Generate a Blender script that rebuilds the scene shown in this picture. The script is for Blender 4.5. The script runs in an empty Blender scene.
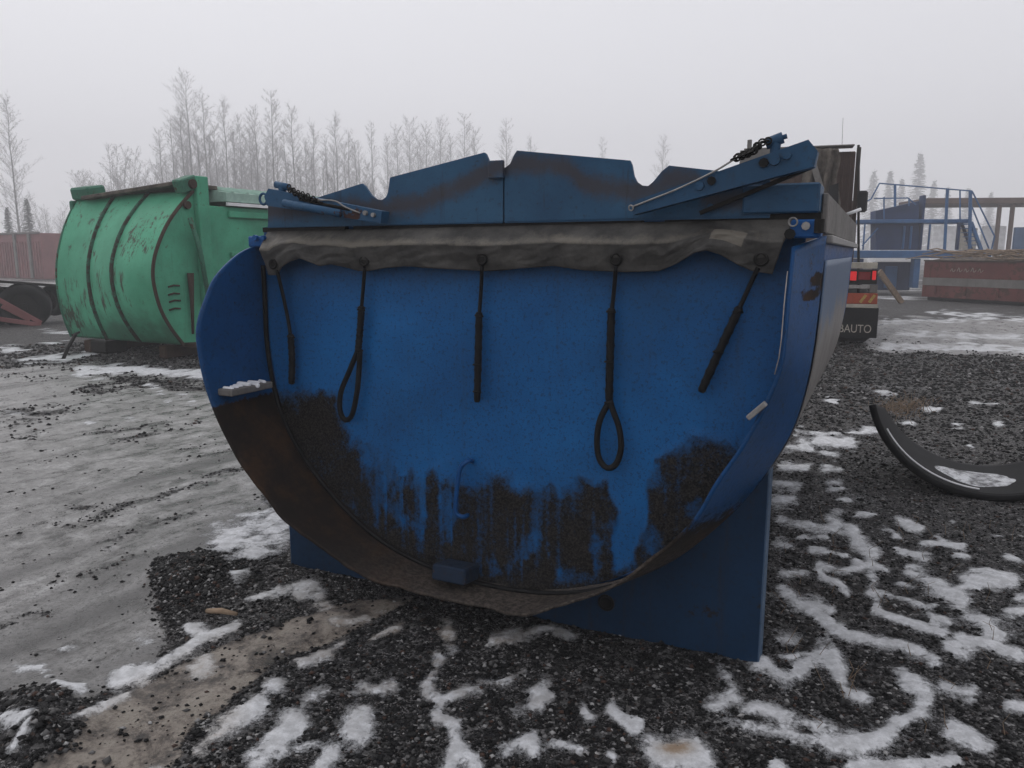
import bpy, bmesh, math, random
import numpy as np
from math import sin, cos, pi, radians, atan, tan, sqrt
from mathutils import Vector, Matrix

random.seed(7)
RNG = np.random.default_rng(7)
S = bpy.context.scene
COL = S.collection

# ------------------------------------------------------------------ camera
CAM_H, F_PX, HORIZON = 1.6, 770.0, 253.0
PITCH = atan((384 - HORIZON) / F_PX)
cd = bpy.data.cameras.new("camera")
cam = bpy.data.objects.new("camera", cd)
COL.objects.link(cam)
cam.location = (0, 0, CAM_H)
cam.rotation_euler = (pi / 2 - PITCH, 0, 0)
cd.sensor_width = 36
cd.lens = F_PX / 1024 * 36
cd.clip_start = 0.05
cd.clip_end = 2000
S.camera = cam

# ------------------------------------------------------------------ world, sun, exposure
SUN_EL, SUN_AZ = radians(52), radians(-35)     # azimuth from +Y towards +X
w = bpy.data.worlds.new("World")
S.world = w
w.use_nodes = True
nt = w.node_tree
nt.nodes.clear()
sky = nt.nodes.new('ShaderNodeTexSky')
sky.sky_type = 'NISHITA'
sky.sun_disc = False
sky.sun_elevation = SUN_EL
sky.sun_rotation = SUN_AZ
sky.air_density = 1.0
sky.dust_density = 4.0
hs = nt.nodes.new('ShaderNodeHueSaturation')
hs.inputs['Saturation'].default_value = 0.12
mixs = nt.nodes.new('ShaderNodeMix')
mixs.data_type = 'RGBA'
mixs.inputs[0].default_value = 0.78
mixs.inputs[7].default_value = (10.1, 10.1, 10.7, 1)     # even stratus over the clear-sky model
bg = nt.nodes.new('ShaderNodeBackground')
bg.inputs['Strength'].default_value = 0.1
wo = nt.nodes.new('ShaderNodeOutputWorld')
nt.links.new(sky.outputs[0], hs.inputs['Color'])
nt.links.new(hs.outputs[0], mixs.inputs[6])
nt.links.new(mixs.outputs[2], bg.inputs['Color'])
nt.links.new(bg.outputs[0], wo.inputs[0])

sl = bpy.data.lights.new("sun", 'SUN')
sl.energy = 0.5
sl.angle = radians(40)
sl.color = (1.0, 0.97, 0.93)
sun = bpy.data.objects.new("sun", sl)
COL.objects.link(sun)
sd = Vector((sin(SUN_AZ) * cos(SUN_EL), cos(SUN_AZ) * cos(SUN_EL), sin(SUN_EL)))
sun.rotation_euler = (-sd).to_track_quat('-Z', 'Y').to_euler()

S.view_settings.view_transform = 'Standard'
S.view_settings.look = 'None'
S.view_settings.exposure = 0.0
S.view_settings.gamma = 1.0
S.render.engine = 'CYCLES'
S.cycles.use_denoising = True
S.cycles.max_bounces = 6
S.cycles.diffuse_bounces = 3
S.cycles.glossy_bounces = 3
S.cycles.volume_bounces = 2
HAZE_DENSITY = 0.0043

# ------------------------------------------------------------------ surveying helpers
CP, SP = cos(PITCH), sin(PITCH)
def ray(x, y):
    X = (x - 512) / F_PX
    Y = -(y - 384) / F_PX
    return np.array([X, CP + Y * SP, -SP + Y * CP])
CAMP = np.array([0, 0, CAM_H])
def gnd(x, y, z=0.0):
    d = ray(x, y)
    return CAMP + d * ((z - CAM_H) / d[2])
def atY(x, y, Y):
    d = ray(x, y)
    return CAMP + d * (Y / d[1])
def to_px(P):
    """world points (n,3) -> photo pixels, used to survey where marks lie"""
    P = np.asarray(P, float) - CAMP
    dep = P[:, 1] * CP - P[:, 2] * SP
    up = P[:, 1] * SP + P[:, 2] * CP
    ok = dep > 0.2
    dep = np.where(ok, dep, 1.0)
    return np.where(ok, 512 + F_PX * P[:, 0] / dep, -9999), np.where(ok, 384 - F_PX * up / dep, -9999)

class Frame:
    """upright local frame: x = across, y = along the axis (away), z = up"""
    def __init__(self, origin, ang_deg):
        self.o = np.array([origin[0], origin[1], origin[2] if len(origin) > 2 else 0.0])
        self.a = radians(ang_deg)
        self.r = np.array([cos(self.a), -sin(self.a), 0])
        self.d = np.array([sin(self.a), cos(self.a), 0])
    def at(self, x, y, w=0.0):
        """local point on the plane y = w under a photo pixel"""
        d = ray(x, y)
        t = (self.o + self.d * w - CAMP).dot(self.d) / d.dot(self.d)
        X = CAMP + d * t - self.o
        return (X.dot(self.r), w, X[2])
    def atu(self, x, y, u):
        d = ray(x, y)
        t = (self.o + self.r * u - CAMP).dot(self.r) / d.dot(self.r)
        X = CAMP + d * t - self.o
        return (u, X.dot(self.d), X[2])
    def world(self, P):
        P = np.asarray(P, float)
        return self.o + P[:, :1] * self.r + P[:, 1:2] * self.d + P[:, 2:3] * np.array([0, 0, 1])
    def px(self, P):
        return to_px(self.world(P))

# ------------------------------------------------------------------ noise (numpy)
def vnoise(x, y, seed=0):
    xi = np.floor(x).astype(np.int64); yi = np.floor(y).astype(np.int64)
    xf = x - xi; yf = y - yi
    def h(a, b):
        n = (a * 374761393 + b * 668265263 + seed * 144665) & 0x7fffffff
        n = ((n ^ (n >> 13)) * 1274126177) & 0x7fffffff
        return ((n ^ (n >> 16)) & 0xffff) / 65535.0
    sx = xf * xf * (3 - 2 * xf); sy = yf * yf * (3 - 2 * yf)
    return ((h(xi, yi) * (1 - sx) + h(xi + 1, yi) * sx) * (1 - sy)
            + (h(xi, yi + 1) * (1 - sx) + h(xi + 1, yi + 1) * sx) * sy)
def fbm(x, y, f=1.0, octs=4, seed=0):
    s = 0; a = 0.5; t = 0
    for k in range(octs):
        s = s + a * vnoise(x * f + 17.3 * k, y * f - 9.1 * k, seed + k); t += a
        a *= 0.5; f *= 2.03
    return s / t - 0.5          # about -0.5..0.5
def sstep(a, b, x):
    t = np.clip((x - a) / (b - a), 0, 1)
    return t * t * (3 - 2 * t)

# ------------------------------------------------------------------ object helpers
def tag(o, label=None, cat=None, group=None, kind=None):
    if label: o['label'] = label
    if cat: o['category'] = cat
    if group: o['group'] = group
    if kind: o['kind'] = kind
    return o
def empty(name, loc, ang=0.0, label=None, cat=None, group=None):
    o = bpy.data.objects.new(name, None)
    COL.objects.link(o)
    o.location = tuple(loc)
    o.rotation_euler = (0, 0, -radians(ang))
    o.empty_display_size = 0.2
    return tag(o, label, cat, group)
def link(name, me, mat=None, parent=None):
    o = bpy.data.objects.new(name, me)
    COL.objects.link(o)
    if mat is not None and not me.materials: me.materials.append(mat)
    if parent is not None: o.parent = parent
    return o

class MB:
    def __init__(self):
        self.v = []; self.f = []; self.sm = []
    def add(self, vs, fs, smooth=False):
        b = len(self.v)
        self.v += [tuple(map(float, p)) for p in vs]
        for q in fs:
            self.f.append([b + i for i in q]); self.sm.append(smooth)
        return self
    def box(self, c, s, rot=None, bev=0.0):
        hx, hy, hz = s[0] / 2, s[1] / 2, s[2] / 2
        if bev <= 0:
            vs = [(x, y, z) for x in (-hx, hx) for y in (-hy, hy) for z in (-hz, hz)]
            fs = [(0, 1, 3, 2), (4, 6, 7, 5), (0, 4, 5, 1), (2, 3, 7, 6), (0, 2, 6, 4), (1, 5, 7, 3)]
        else:
            bm = bmesh.new()
            bmesh.ops.create_cube(bm, size=1)
            for q in bm.verts: q.co = Vector((q.co.x * s[0], q.co.y * s[1], q.co.z * s[2]))
            bmesh.ops.bevel(bm, geom=bm.edges[:], offset=bev, segments=1, affect='EDGES', profile=0.5)
            bm.verts.index_update()
            vs = [q.co.copy() for q in bm.verts]; fs = [[q.index for q in p.verts] for p in bm.faces]
            bm.free()
        c = Vector(c)
        M = rot if rot is not None else Matrix.Identity(3)
        return self.add([tuple(M @ Vector(p) + c) for p in vs], fs)
    def bar(self, a, b, wd, ht, bev=0.0, up=(0, 0, 1)):
        """box beam from a to b, wd across, ht tall"""
        a = Vector(a); b = Vector(b); d = b - a
        L = d.length; d.normalize()
        s = d.cross(Vector(up))
        if s.length < 1e-4: s = d.cross(Vector((0, 1, 0)))
        s.normalize(); u = s.cross(d)
        M = Matrix((d, s, u)).transposed()
        return self.box((a + b) / 2, (L, wd, ht), M, bev)
    def tube(self, pts, r, n=8, cap=True, smooth=True):
        pts = [Vector(p) for p in pts]
        m = len(pts)
        rs = r if hasattr(r, '__len__') else [r] * m
        vs = []; prev = None
        for i, p in enumerate(pts):
            d = (pts[min(i + 1, m - 1)] - pts[max(i - 1, 0)])
            if d.length < 1e-9: d = Vector((0, 0, 1))
            d.normalize()
            if prev is None:
                ref = Vector((0, 0, 1)) if abs(d.z) < 0.9 else Vector((1, 0, 0))
                s = d.cross(ref).normalized()
            else:
                s = (prev - d * prev.dot(d))
                if s.length < 1e-6: s = d.orthogonal()
                s.normalize()
            prev = s; t = d.cross(s)
            for k in range(n):
                a = 2 * pi * k / n
                vs.append(p + (s * cos(a) + t * sin(a)) * rs[i])
        fs = []
        for i in range(m - 1):
            for k in range(n):
                fs.append((i * n + k, i * n + (k + 1) % n, (i + 1) * n + (k + 1) % n, (i + 1) * n + k))
        if cap:
            fs.append(tuple(range(n - 1, -1, -1))); fs.append(tuple((m - 1) * n + k for k in range(n)))
        return self.add(vs, fs, smooth)
    def cyl(self, a, b, r, n=14):
        return self.tube([a, b], r, n, True, False)
    def ring(self, c, R, r, normal, n=18, m=7):
        c = Vector(c); q = Vector(normal).normalized(); s = q.orthogonal().normalized(); t = q.cross(s)
        vs = []; fs = []
        for i in range(n):
            a = 2 * pi * i / n; e = s * cos(a) + t * sin(a)
            for k in range(m):
                b = 2 * pi * k / m
                vs.append(c + e * (R + r * cos(b)) + q * r * sin(b))
        for i in range(n):
            for k in range(m):
                fs.append((i * m + k, ((i + 1) % n) * m + k, ((i + 1) % n) * m + (k + 1) % m, i * m + (k + 1) % m))
        return self.add(vs, fs, True)
    def prism(self, outline, y0, y1, axis=1):
        """outline of (x, z) points, extruded along y (axis 1) or (y, z) along x (axis 0)"""
        n = len(outline)
        if axis == 1:
            vs = [(p[0], y0, p[1]) for p in outline] + [(p[0], y1, p[1]) for p in outline]
        else:
            vs = [(y0, p[0], p[1]) for p in outline] + [(y1, p[0], p[1]) for p in outline]
        fs = [tuple(range(n)), tuple(range(2 * n - 1, n - 1, -1))]
        for i in range(n): fs.append((i, i + n, (i + 1) % n + n, (i + 1) % n))
        return self.add(vs, fs)
    def mesh(self, name):
        me = bpy.data.meshes.new(name)
        me.from_pydata(self.v, [], self.f)
        me.polygons.foreach_set('use_smooth', self.sm)
        bm = bmesh.new(); bm.from_mesh(me)
        bmesh.ops.recalc_face_normals(bm, faces=bm.faces[:])
        bm.to_mesh(me); bm.free()
        me.update()
        return me
    def build(self, name, mat, parent=None):
        return link(name, self.mesh(name), mat, parent)

def set_attr(me, name, vals):
    at = me.attributes.new(name, 'FLOAT', 'POINT')
    at.data.foreach_set('value', np.asarray(vals, np.float32).ravel())
def grid_obj(name, P, mat, parent=None, attrs=None, solid=0.0, offset=-1.0, smooth=True, flip=False):
    nu, nv = P.shape[:2]
    me = bpy.data.meshes.new(name)
    idx = np.arange(nu * nv).reshape(nu, nv)
    q = np.stack([idx[:-1, :-1], idx[1:, :-1], idx[1:, 1:], idx[:-1, 1:]], -1).reshape(-1, 4)
    if flip: q = q[:, ::-1]
    me.vertices.add(nu * nv); me.vertices.foreach_set('co', np.ascontiguousarray(P, np.float32).ravel())
    me.loops.add(q.size); me.loops.foreach_set('vertex_index', np.ascontiguousarray(q, np.int32).ravel())
    me.polygons.add(len(q)); me.polygons.foreach_set('loop_start', np.arange(0, q.size, 4, dtype=np.int32))
    me.polygons.foreach_set('use_smooth', np.full(len(q), smooth))
    me.update(calc_edges=True)
    for k, a in (attrs or {}).items(): set_attr(me, k, a)
    o = link(name, me, mat, parent)
    if solid:
        m = o.modifiers.new('Solidify', 'SOLIDIFY'); m.thickness = solid; m.offset = offset
    return o
def crom(pts, n):
    """smooth resampling of a polyline, uniform in arc length"""
    p = np.array(pts, float)
    e = np.vstack([2 * p[0] - p[1], p, 2 * p[-1] - p[-2]])
    out = []
    for i in range(1, len(e) - 2):
        t = np.linspace(0, 1, 24, endpoint=False)[:, None]
        a, b, c, d = e[i - 1], e[i], e[i + 1], e[i + 2]
        out.append(0.5 * (2 * b + (c - a) * t + (2 * a - 5 * b + 4 * c - d) * t ** 2 + (3 * b - a - 3 * c + d) * t ** 3))
    out = np.vstack(out + [p[-1:]])
    s = np.r_[0, np.cumsum(np.linalg.norm(np.diff(out, axis=0), axis=1))]
    q = np.linspace(0, s[-1], n)
    return np.stack([np.interp(q, s, out[:, k]) for k in range(p.shape[1])], 1)

# ------------------------------------------------------------------ materials
class G:
    """little node-graph writer"""
    def __init__(self, name, rough=0.6, metal=0.0, spec=0.2):
        self.m = bpy.data.materials.new(name); self.m.use_nodes = True
        self.t = self.m.node_tree
        self.b = self.t.nodes['Principled BSDF']
        self.b.inputs['Roughness'].default_value = rough
        self.b.inputs['Metallic'].default_value = metal
        self.b.inputs['Specular IOR Level'].default_value = spec
        self.co = self.n('ShaderNodeTexCoord').outputs['Object']
    def n(self, k): return self.t.nodes.new(k)
    def l(self, a, b):
        if hasattr(a, 'links') and hasattr(b, 'links'): self.t.links.new(a, b)
        else: b.default_value = a
    def scale(self, s, co=None):
        m = self.n('ShaderNodeMapping'); self.t.links.new(co or self.co, m.inputs[0])
        m.inputs['Scale'].default_value = s
        return m.outputs[0]
    def noise(self, sc, detail=5, rough=0.6, co=None, dist=0.0):
        m = self.n('ShaderNodeTexNoise'); self.t.links.new(co or self.co, m.inputs['Vector'])
        m.inputs['Scale'].default_value = sc; m.inputs['Detail'].default_value = detail
        m.inputs['Roughness'].default_value = rough; m.inputs['Distortion'].default_value = dist
        return m.outputs['Fac']
    def voro(self, sc, co=None, feature='F1', rnd=1.0):
        m = self.n('ShaderNodeTexVoronoi'); self.t.links.new(co or self.co, m.inputs['Vector'])
        m.inputs['Scale'].default_value = sc; m.feature = feature; m.inputs['Randomness'].default_value = rnd
        return m
    def attr(self, name):
        m = self.n('ShaderNodeAttribute'); m.attribute_name = name
        return m.outputs['Fac']
    def math(self, op, a, b=0.0, clamp=False):
        m = self.n('ShaderNodeMath'); m.operation = op; m.use_clamp = clamp
        self.l(a, m.inputs[0]); self.l(b, m.inputs[1])
        return m.outputs[0]
    def step(self, x, a, b):
        m = self.n('ShaderNodeMapRange'); m.interpolation_type = 'SMOOTHSTEP'
        self.l(x, m.inputs[0]); m.inputs[1].default_value = a; m.inputs[2].default_value = b
        return m.outputs[0]
    def mix(self, f, a, b):
        m = self.n('ShaderNodeMix'); m.data_type = 'RGBA'
        self.l(f, m.inputs[0])
        for q, i in ((a, 6), (b, 7)):
            if isinstance(q, tuple): m.inputs[i].default_value = (*q[:3], 1)
            else: self.t.links.new(q, m.inputs[i])
        return m.outputs[2]
    def fmix(self, f, a, b):
        m = self.n('ShaderNodeMix'); self.l(f, m.inputs[0]); self.l(a, m.inputs[2]); self.l(b, m.inputs[3])
        return m.outputs[0]
    def ramp(self, x, stops):
        m = self.n('ShaderNodeValToRGB'); self.l(x, m.inputs[0])
        e = m.color_ramp.elements
        e[0].position, e[0].color = stops[0][0], (*stops[0][1], 1)
        e[1].position, e[1].color = stops[-1][0], (*stops[-1][1], 1)
        for p, c in stops[1:-1]:
            q = e.new(p); q.color = (*c, 1)
        return m.outputs[0]
    def sep(self):
        m = self.n('ShaderNodeSeparateXYZ'); self.t.links.new(self.co, m.inputs[0])
        return m.outputs
    def bump(self, h, strength=0.3, dist=0.01, prev=None):
        m = self.n('ShaderNodeBump'); m.inputs['Strength'].default_value = strength
        m.inputs['Distance'].default_value = dist
        self.t.links.new(h, m.inputs['Height'])
        if prev is not None: self.t.links.new(prev, m.inputs['Normal'])
        return m.outputs[0]
    def done(self, color=None, rough=None, normal=None, metal=None):
        if color is not None:
            if isinstance(color, tuple): self.b.inputs['Base Color'].default_value = (*color[:3], 1)
            else: self.t.links.new(color, self.b.inputs['Base Color'])
        if rough is not None: self.l(rough, self.b.inputs['Roughness'])
        if normal is not None: self.t.links.new(normal, self.b.inputs['Normal'])
        if metal is not None: self.l(metal, self.b.inputs['Metallic'])
        return self.m

def paint(name, base, dirt=(0.03, 0.022, 0.016), amount=0.5, rust=(0.06, 0.025, 0.012), rust_amt=0.35, rough=0.5, scl=1.0, streak=0.5):
    """weathered coat of paint: faded clouds, grime streaks running down, chips of rust, fine relief"""
    g = G(name, rough)
    big = g.noise(1.6 * scl, 4)
    fine = g.noise(38 * scl, 5, 0.7)
    st = g.noise(3.0, 6, 0.7, co=g.scale((6 * scl, 6 * scl, 0.5 * scl)))
    c = g.mix(g.step(big, 0.3, 0.75), tuple(0.8 * k for k in base), tuple(min(1, 1.22 * k) for k in base))
    c = g.mix(g.math('MULTIPLY', g.step(st, 0.52, 0.75), amount * streak), c, dirt)
    c = g.mix(g.math('MULTIPLY', g.step(fine, 0.55, 0.68), 0.45 * amount), c, dirt)
    ch = g.math('ADD', g.noise(7 * scl, 8, 0.75), g.math('MULTIPLY', g.math('SUBTRACT', big, 0.5), 0.5))
    rm = g.math('MULTIPLY', g.step(ch, 0.80 - 0.35 * rust_amt, 0.84 - 0.35 * rust_amt), 0.9)
    c = g.mix(rm, c, rust)
    r = g.fmix(g.step(fine, 0.4, 0.7), rough - 0.08, rough + 0.15)
    r = g.fmix(rm, r, 0.85)
    nrm = g.bump(g.math('ADD', fine, g.math('MULTIPLY', g.noise(2.2 * scl, 3), 2.5)), 0.18, 0.01)
    return g.done(c, r, nrm)
def plain(name, base, rough=0.6, metal=0.0, var=0.25, sc=20, spec=0.2, bump=0.15):
    g = G(name, rough, metal, spec)
    n = g.noise(sc, 5, 0.65)
    c = g.mix(g.step(n, 0.3, 0.7), tuple(k * (1 - var) for k in base), tuple(min(1, k * (1 + var)) for k in base))
    return g.done(c, None, g.bump(n, bump, 0.004))

BLUE = (0.006, 0.072, 0.235)
TEAL = (0.024, 0.076, 0.15)
M = {}
M['blue'] = paint('blue_paint', BLUE, amount=0.6, rust_amt=0.3, rough=0.42)
M['blue_dark'] = paint('dirty_shaded_blue_paint', (0.004, 0.026, 0.066), amount=0.8, rust_amt=0.38, rough=0.55, rust=(0.02, 0.014, 0.011))  # body blue darkened: dirt plus the shade lying on the support plate
M['teal'] = paint('weathered_teal_blue_paint', TEAL, amount=0.7, rust_amt=0.45, rough=0.5, dirt=(0.04, 0.035, 0.03))
M['black'] = plain('black_rubber', (0.007, 0.007, 0.0075), 0.6, var=0.4, sc=30)
M['black_steel'] = plain('dark_steel', (0.018, 0.017, 0.016), 0.6, 0.3)
M['steel'] = plain('grey_steel', (0.28, 0.27, 0.26), 0.5, 0.4)
g = G('worn_sky_tinted_cladding', 0.45)
n1 = g.noise(2.5, 6, 0.7); zz2 = g.math('ADD', g.sep()[2], g.math('MULTIPLY', g.math('SUBTRACT', n1, 0.5), 0.5))
c = g.mix(g.step(n1, 0.3, 0.7), (0.15, 0.14, 0.13), (0.25, 0.235, 0.225))
c = g.mix(g.step(zz2, 1.28, 1.42), c, (0.10, 0.15, 0.235))  # bluish upper part: reflected sky painted into the colour
c = g.mix(g.math('MULTIPLY', g.step(g.noise(30, 6, 0.8), 0.55, 0.66), 0.6), c, (0.06, 0.055, 0.05))
M['clad'] = g.done(c, 0.45, g.bump(n1, 0.3, 0.02))
M['galv'] = paint('bare_aluminium_cladding', (0.20, 0.195, 0.20), amount=0.7, rust_amt=0.05, rough=0.45)
M['flange'] = paint('scuffed_blue_grey_edge', (0.06, 0.10, 0.16), amount=0.7, rust_amt=0.2)
M['grimy'] = paint('grimy_blue_bracket', (0.012, 0.025, 0.05), amount=1.0, rust_amt=0.6, rough=0.8)
M['board'] = paint('worn_grey_board', (0.17, 0.16, 0.15), amount=0.8, rust_amt=0.3, rough=0.7)
M['rusty'] = paint('rusty_steel', (0.05, 0.032, 0.022), amount=0.6, rust_amt=0.5, rough=0.85)
M['green'] = paint('faded_green_paint', (0.07, 0.33, 0.20), amount=0.5, rust_amt=0.42, rough=0.55, scl=0.9, dirt=(0.05, 0.045, 0.035))
M['green_trim'] = paint('dirty_green_paint', (0.045, 0.17, 0.11), amount=0.8, rust_amt=0.7, rough=0.6)
M['rib'] = paint('rust_dark_green_rib', (0.03, 0.10, 0.065), amount=1.0, rust_amt=0.95, rough=0.7, scl=1.4, rust=(0.035, 0.022, 0.016))
M['white'] = plain('chalky_white_paint', (0.85, 0.85, 0.86), 0.6, var=0.12, sc=4)
M['snow'] = plain('snow', (0.80, 0.81, 0.84), 0.8, var=0.06, sc=60, bump=0.5)
M['red'] = paint('dull_red_paint', (0.13, 0.032, 0.027), amount=0.9, rust_amt=0.75, rough=0.6, scl=0.7)
M['pink'] = paint('hazed_red_paint', (0.24, 0.10, 0.10), amount=0.5, rust_amt=0.3, rough=0.7, scl=0.6)  # red paled towards pink, distance haze mixed into the colour
M['brown'] = paint('brown_boards', (0.10, 0.062, 0.05), amount=0.6, rust_amt=0.5, rough=0.8)
M['canvas'] = plain('dirty_canvas', (0.10, 0.085, 0.07), 0.8, var=0.5, sc=6, bump=0.5)
M['far_blue'] = paint('far_blue_paint', (0.04, 0.125, 0.28), amount=0.6, rust_amt=0.2, rough=0.5, scl=0.7)
M['far_navy'] = paint('far_dark_blue_paint', (0.025, 0.05, 0.12), amount=0.5, rust_amt=0.2, rough=0.6, scl=0.7)
M['orange'] = paint('red_orange_marker', (0.30, 0.06, 0.03), amount=0.9, rust_amt=0.2, rough=0.5, scl=2)
M['yellow'] = plain('dirty_yellow_marker', (0.35, 0.24, 0.07), 0.6)
M['cream'] = plain('dirty_cream_paint', (0.36, 0.33, 0.28), 0.6, sc=6)
M['wood'] = plain('weathered_wood', (0.22, 0.16, 0.11), 0.8, sc=12)
g = G('lit_tail_lamp', 0.3); g.b.inputs['Emission Color'].default_value = (1, 0.03, 0.04, 1); g.b.inputs['Emission Strength'].default_value = 0.28
M['lamp'] = g.done((0.5, 0.02, 0.02))
M['lens'] = plain('dark_red_lens', (0.18, 0.02, 0.02), 0.25, var=0.1)
M['bark'] = plain('frosted_bark', (0.12, 0.112, 0.11), 0.9, var=0.5, sc=9)
M['twig'] = plain('frosted_twigs', (0.20, 0.19, 0.186), 0.9, var=0.25, sc=3)
M['spruce'] = plain('frosted_spruce_needles', (0.09, 0.105, 0.095), 0.9, var=0.4, sc=3)

# tailgate: blue paint with asphalt crust where the attribute says so
g = G('tailgate_paint', 0.42)
big = g.noise(1.3, 4); fine = g.noise(60, 6, 0.75)
c = g.mix(g.step(big, 0.3, 0.7), (0.005, 0.078, 0.235), (0.008, 0.125, 0.36))
c = g.mix(g.math('MULTIPLY', g.step(fine, 0.52, 0.62), 0.5), c, (0.012, 0.022, 0.035))
c = g.mix(g.math('MULTIPLY', g.step(g.noise(130, 4, 0.8), 0.58, 0.66), 0.7), c, (0.008, 0.012, 0.018))
c = g.mix(g.math('MULTIPLY', g.step(g.noise(0.9, 5, 0.65), 0.48, 0.68), 0.4), c, (0.012, 0.045, 0.10))
c = g.mix(g.math('MULTIPLY', g.step(g.math('ADD', g.sep()[2], g.math('MULTIPLY', g.noise(5, 5), 0.25)), 1.42, 1.75), 0.55), c, (0.012, 0.03, 0.055))  # darker towards the top: dirt and the flap's shade painted in
st = g.noise(2.0, 6, 0.7, co=g.scale((9, 9, 0.6)))
c = g.mix(g.math('MULTIPLY', g.step(st, 0.55, 0.8), 0.35), c, (0.03, 0.04, 0.05))
res = g.attr('residue')
c = g.mix(g.math('MULTIPLY', g.step(g.math('ADD', res, g.math('MULTIPLY', g.math('SUBTRACT', g.noise(6, 7, 0.75, co=g.scale((2.2, 2.2, 0.7))), 0.5), 1.2)), 0.05, 0.6), 0.5), c, (0.018, 0.028, 0.042))
rm = g.step(g.math('ADD', res, g.math('MULTIPLY', g.math('SUBTRACT', g.noise(55, 9, 0.85), 0.5), 1.7)), 0.30, 0.74)
grit = g.voro(170)
rc = g.mix(g.step(grit.outputs['Color'], 0.2, 0.9), (0.006, 0.0058, 0.0058), (0.036, 0.032, 0.029))
c = g.mix(rm, c, rc)
r = g.fmix(rm, g.fmix(fine, 0.36, 0.55), 0.9)
h = g.math('ADD', g.math('MULTIPLY', fine, 0.25), g.math('MULTIPLY', rm, g.math('ADD', 1.0, g.math('MULTIPLY', g.noise(90, 4), 2.0))))
M['tailgate'] = g.done(c, r, g.bump(g.math('MULTIPLY', g.noise(1.7, 3), 3.0), 0.35, 0.02, g.bump(h, 0.5, 0.006)))

# chute lip: blue above, rusty and asphalt-stained below
g = G('chute_lip_paint', 0.45)
big = g.noise(2.0, 5); fine = g.noise(50, 6, 0.75)
c = g.mix(g.step(big, 0.3, 0.7), (0.004, 0.046, 0.135), (0.007, 0.068, 0.21))
c = g.mix(g.math('MULTIPLY', g.step(fine, 0.53, 0.62), 0.45), c, (0.010, 0.016, 0.024))
c = g.mix(g.math('MULTIPLY', g.step(g.noise(2.6, 8, 0.75), 0.56, 0.66), 0.65), c, (0.012, 0.02, 0.03))
c = g.mix(g.step(g.noise(9, 9, 0.8), 0.635, 0.655), c, (0.018, 0.013, 0.011))
gr = g.attr('grime')
gm = g.step(g.math('ADD', gr, g.math('MULTIPLY', g.math('SUBTRACT', g.noise(26, 7, 0.75), 0.5), 0.8)), 0.42, 0.58)
rusty = g.ramp(g.noise(4.5, 7, 0.7), [(0.3, (0.007, 0.0065, 0.006)), (0.5, (0.019, 0.013, 0.010)), (0.64, (0.045, 0.024, 0.013)), (0.78, (0.016, 0.013, 0.011))])
asph = g.mix(g.step(fine, 0.35, 0.7), (0.022, 0.018, 0.016), (0.115, 0.095, 0.08))
c = g.mix(gm, c, g.mix(g.attr('asphalt'), rusty, asph))
r = g.fmix(gm, 0.42, 0.82)
M['lip'] = g.done(c, r, g.bump(g.math('ADD', fine, g.math('MULTIPLY', big, 2.0)), 0.25, 0.006))

# crest plate: teal paint with a brown band that follows the top edge
g = G('crest_plate_paint', 0.5)
xyz = g.sep()
cur = g.n('ShaderNodeFloatCurve')
uu = g.math('MULTIPLY', g.math('ADD', xyz[0], 1.2), 1 / 2.5)
g.t.links.new(uu, cur.inputs['Value'])
cv = cur.mapping.curves[0]
for x, z in [(0.0, 0.25), (0.26, 0.32), (0.30, 0.30), (0.44, 0.52), (0.54, 0.78), (0.60, 0.80), (0.68, 0.52), (0.76, 0.42), (0.82, 0.55), (0.86, 0.30)]:
    cv.points.new(x, z)
cv.points[0].location = (0.0, 0.2); cv.points[-1].location = (1.0, 0.25)
cur.mapping.update()
zz = g.math('MULTIPLY', g.math('SUBTRACT', xyz[2], 1.70), 1 / 0.30)
dd = g.math('ABSOLUTE', g.math('SUBTRACT', zz, cur.outputs[0]))
band = g.step(g.math('ADD', dd, g.math('MULTIPLY', g.math('SUBTRACT', g.noise(14, 6, 0.7), 0.5), 0.34)), 0.22, 0.02)
big = g.noise(2.0, 5); fine = g.noise(45, 5, 0.7)
c = g.mix(g.step(big, 0.3, 0.7), (0.022, 0.066, 0.13), (0.036, 0.105, 0.19))
c = g.mix(g.math('MULTIPLY', g.step(fine, 0.55, 0.7), 0.5), c, (0.03, 0.03, 0.03))
c = g.mix(g.math('MULTIPLY', band, 0.72), c, (0.06, 0.042, 0.034))
st = g.noise(2.5, 6, 0.7, co=g.scale((7, 7, 0.7)))
c = g.mix(g.math('MULTIPLY', g.step(st, 0.58, 0.72), 0.6), c, (0.035, 0.025, 0.02))
M['crest'] = g.done(c, 0.55, g.bump(fine, 0.2, 0.006))

# rubber flap: grey, dusty where it folds over
g = G('dusty_rubber_flap', 0.6)
n1 = g.noise(5, 6, 0.7); n2 = g.noise(40, 5, 0.7)
c = g.mix(g.step(n1, 0.3, 0.7), (0.034, 0.033, 0.032), (0.105, 0.10, 0.092))
du = g.math('ADD', g.attr('dust'), g.math('MULTIPLY', g.math('SUBTRACT', g.noise(11, 8, 0.8), 0.5), 2.6))
c = g.mix(g.math('MULTIPLY', g.step(du, 0.30, 1.35), 0.85), c, (0.18, 0.163, 0.135))
c = g.mix(g.math('MULTIPLY', g.step(n2, 0.55, 0.7), 0.35), c, (0.03, 0.03, 0.03))
M['flap'] = g.done(c, 0.5, g.bump(g.math('ADD', n2, g.math('MULTIPLY', n1, 3.0)), 0.25, 0.006))

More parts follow.
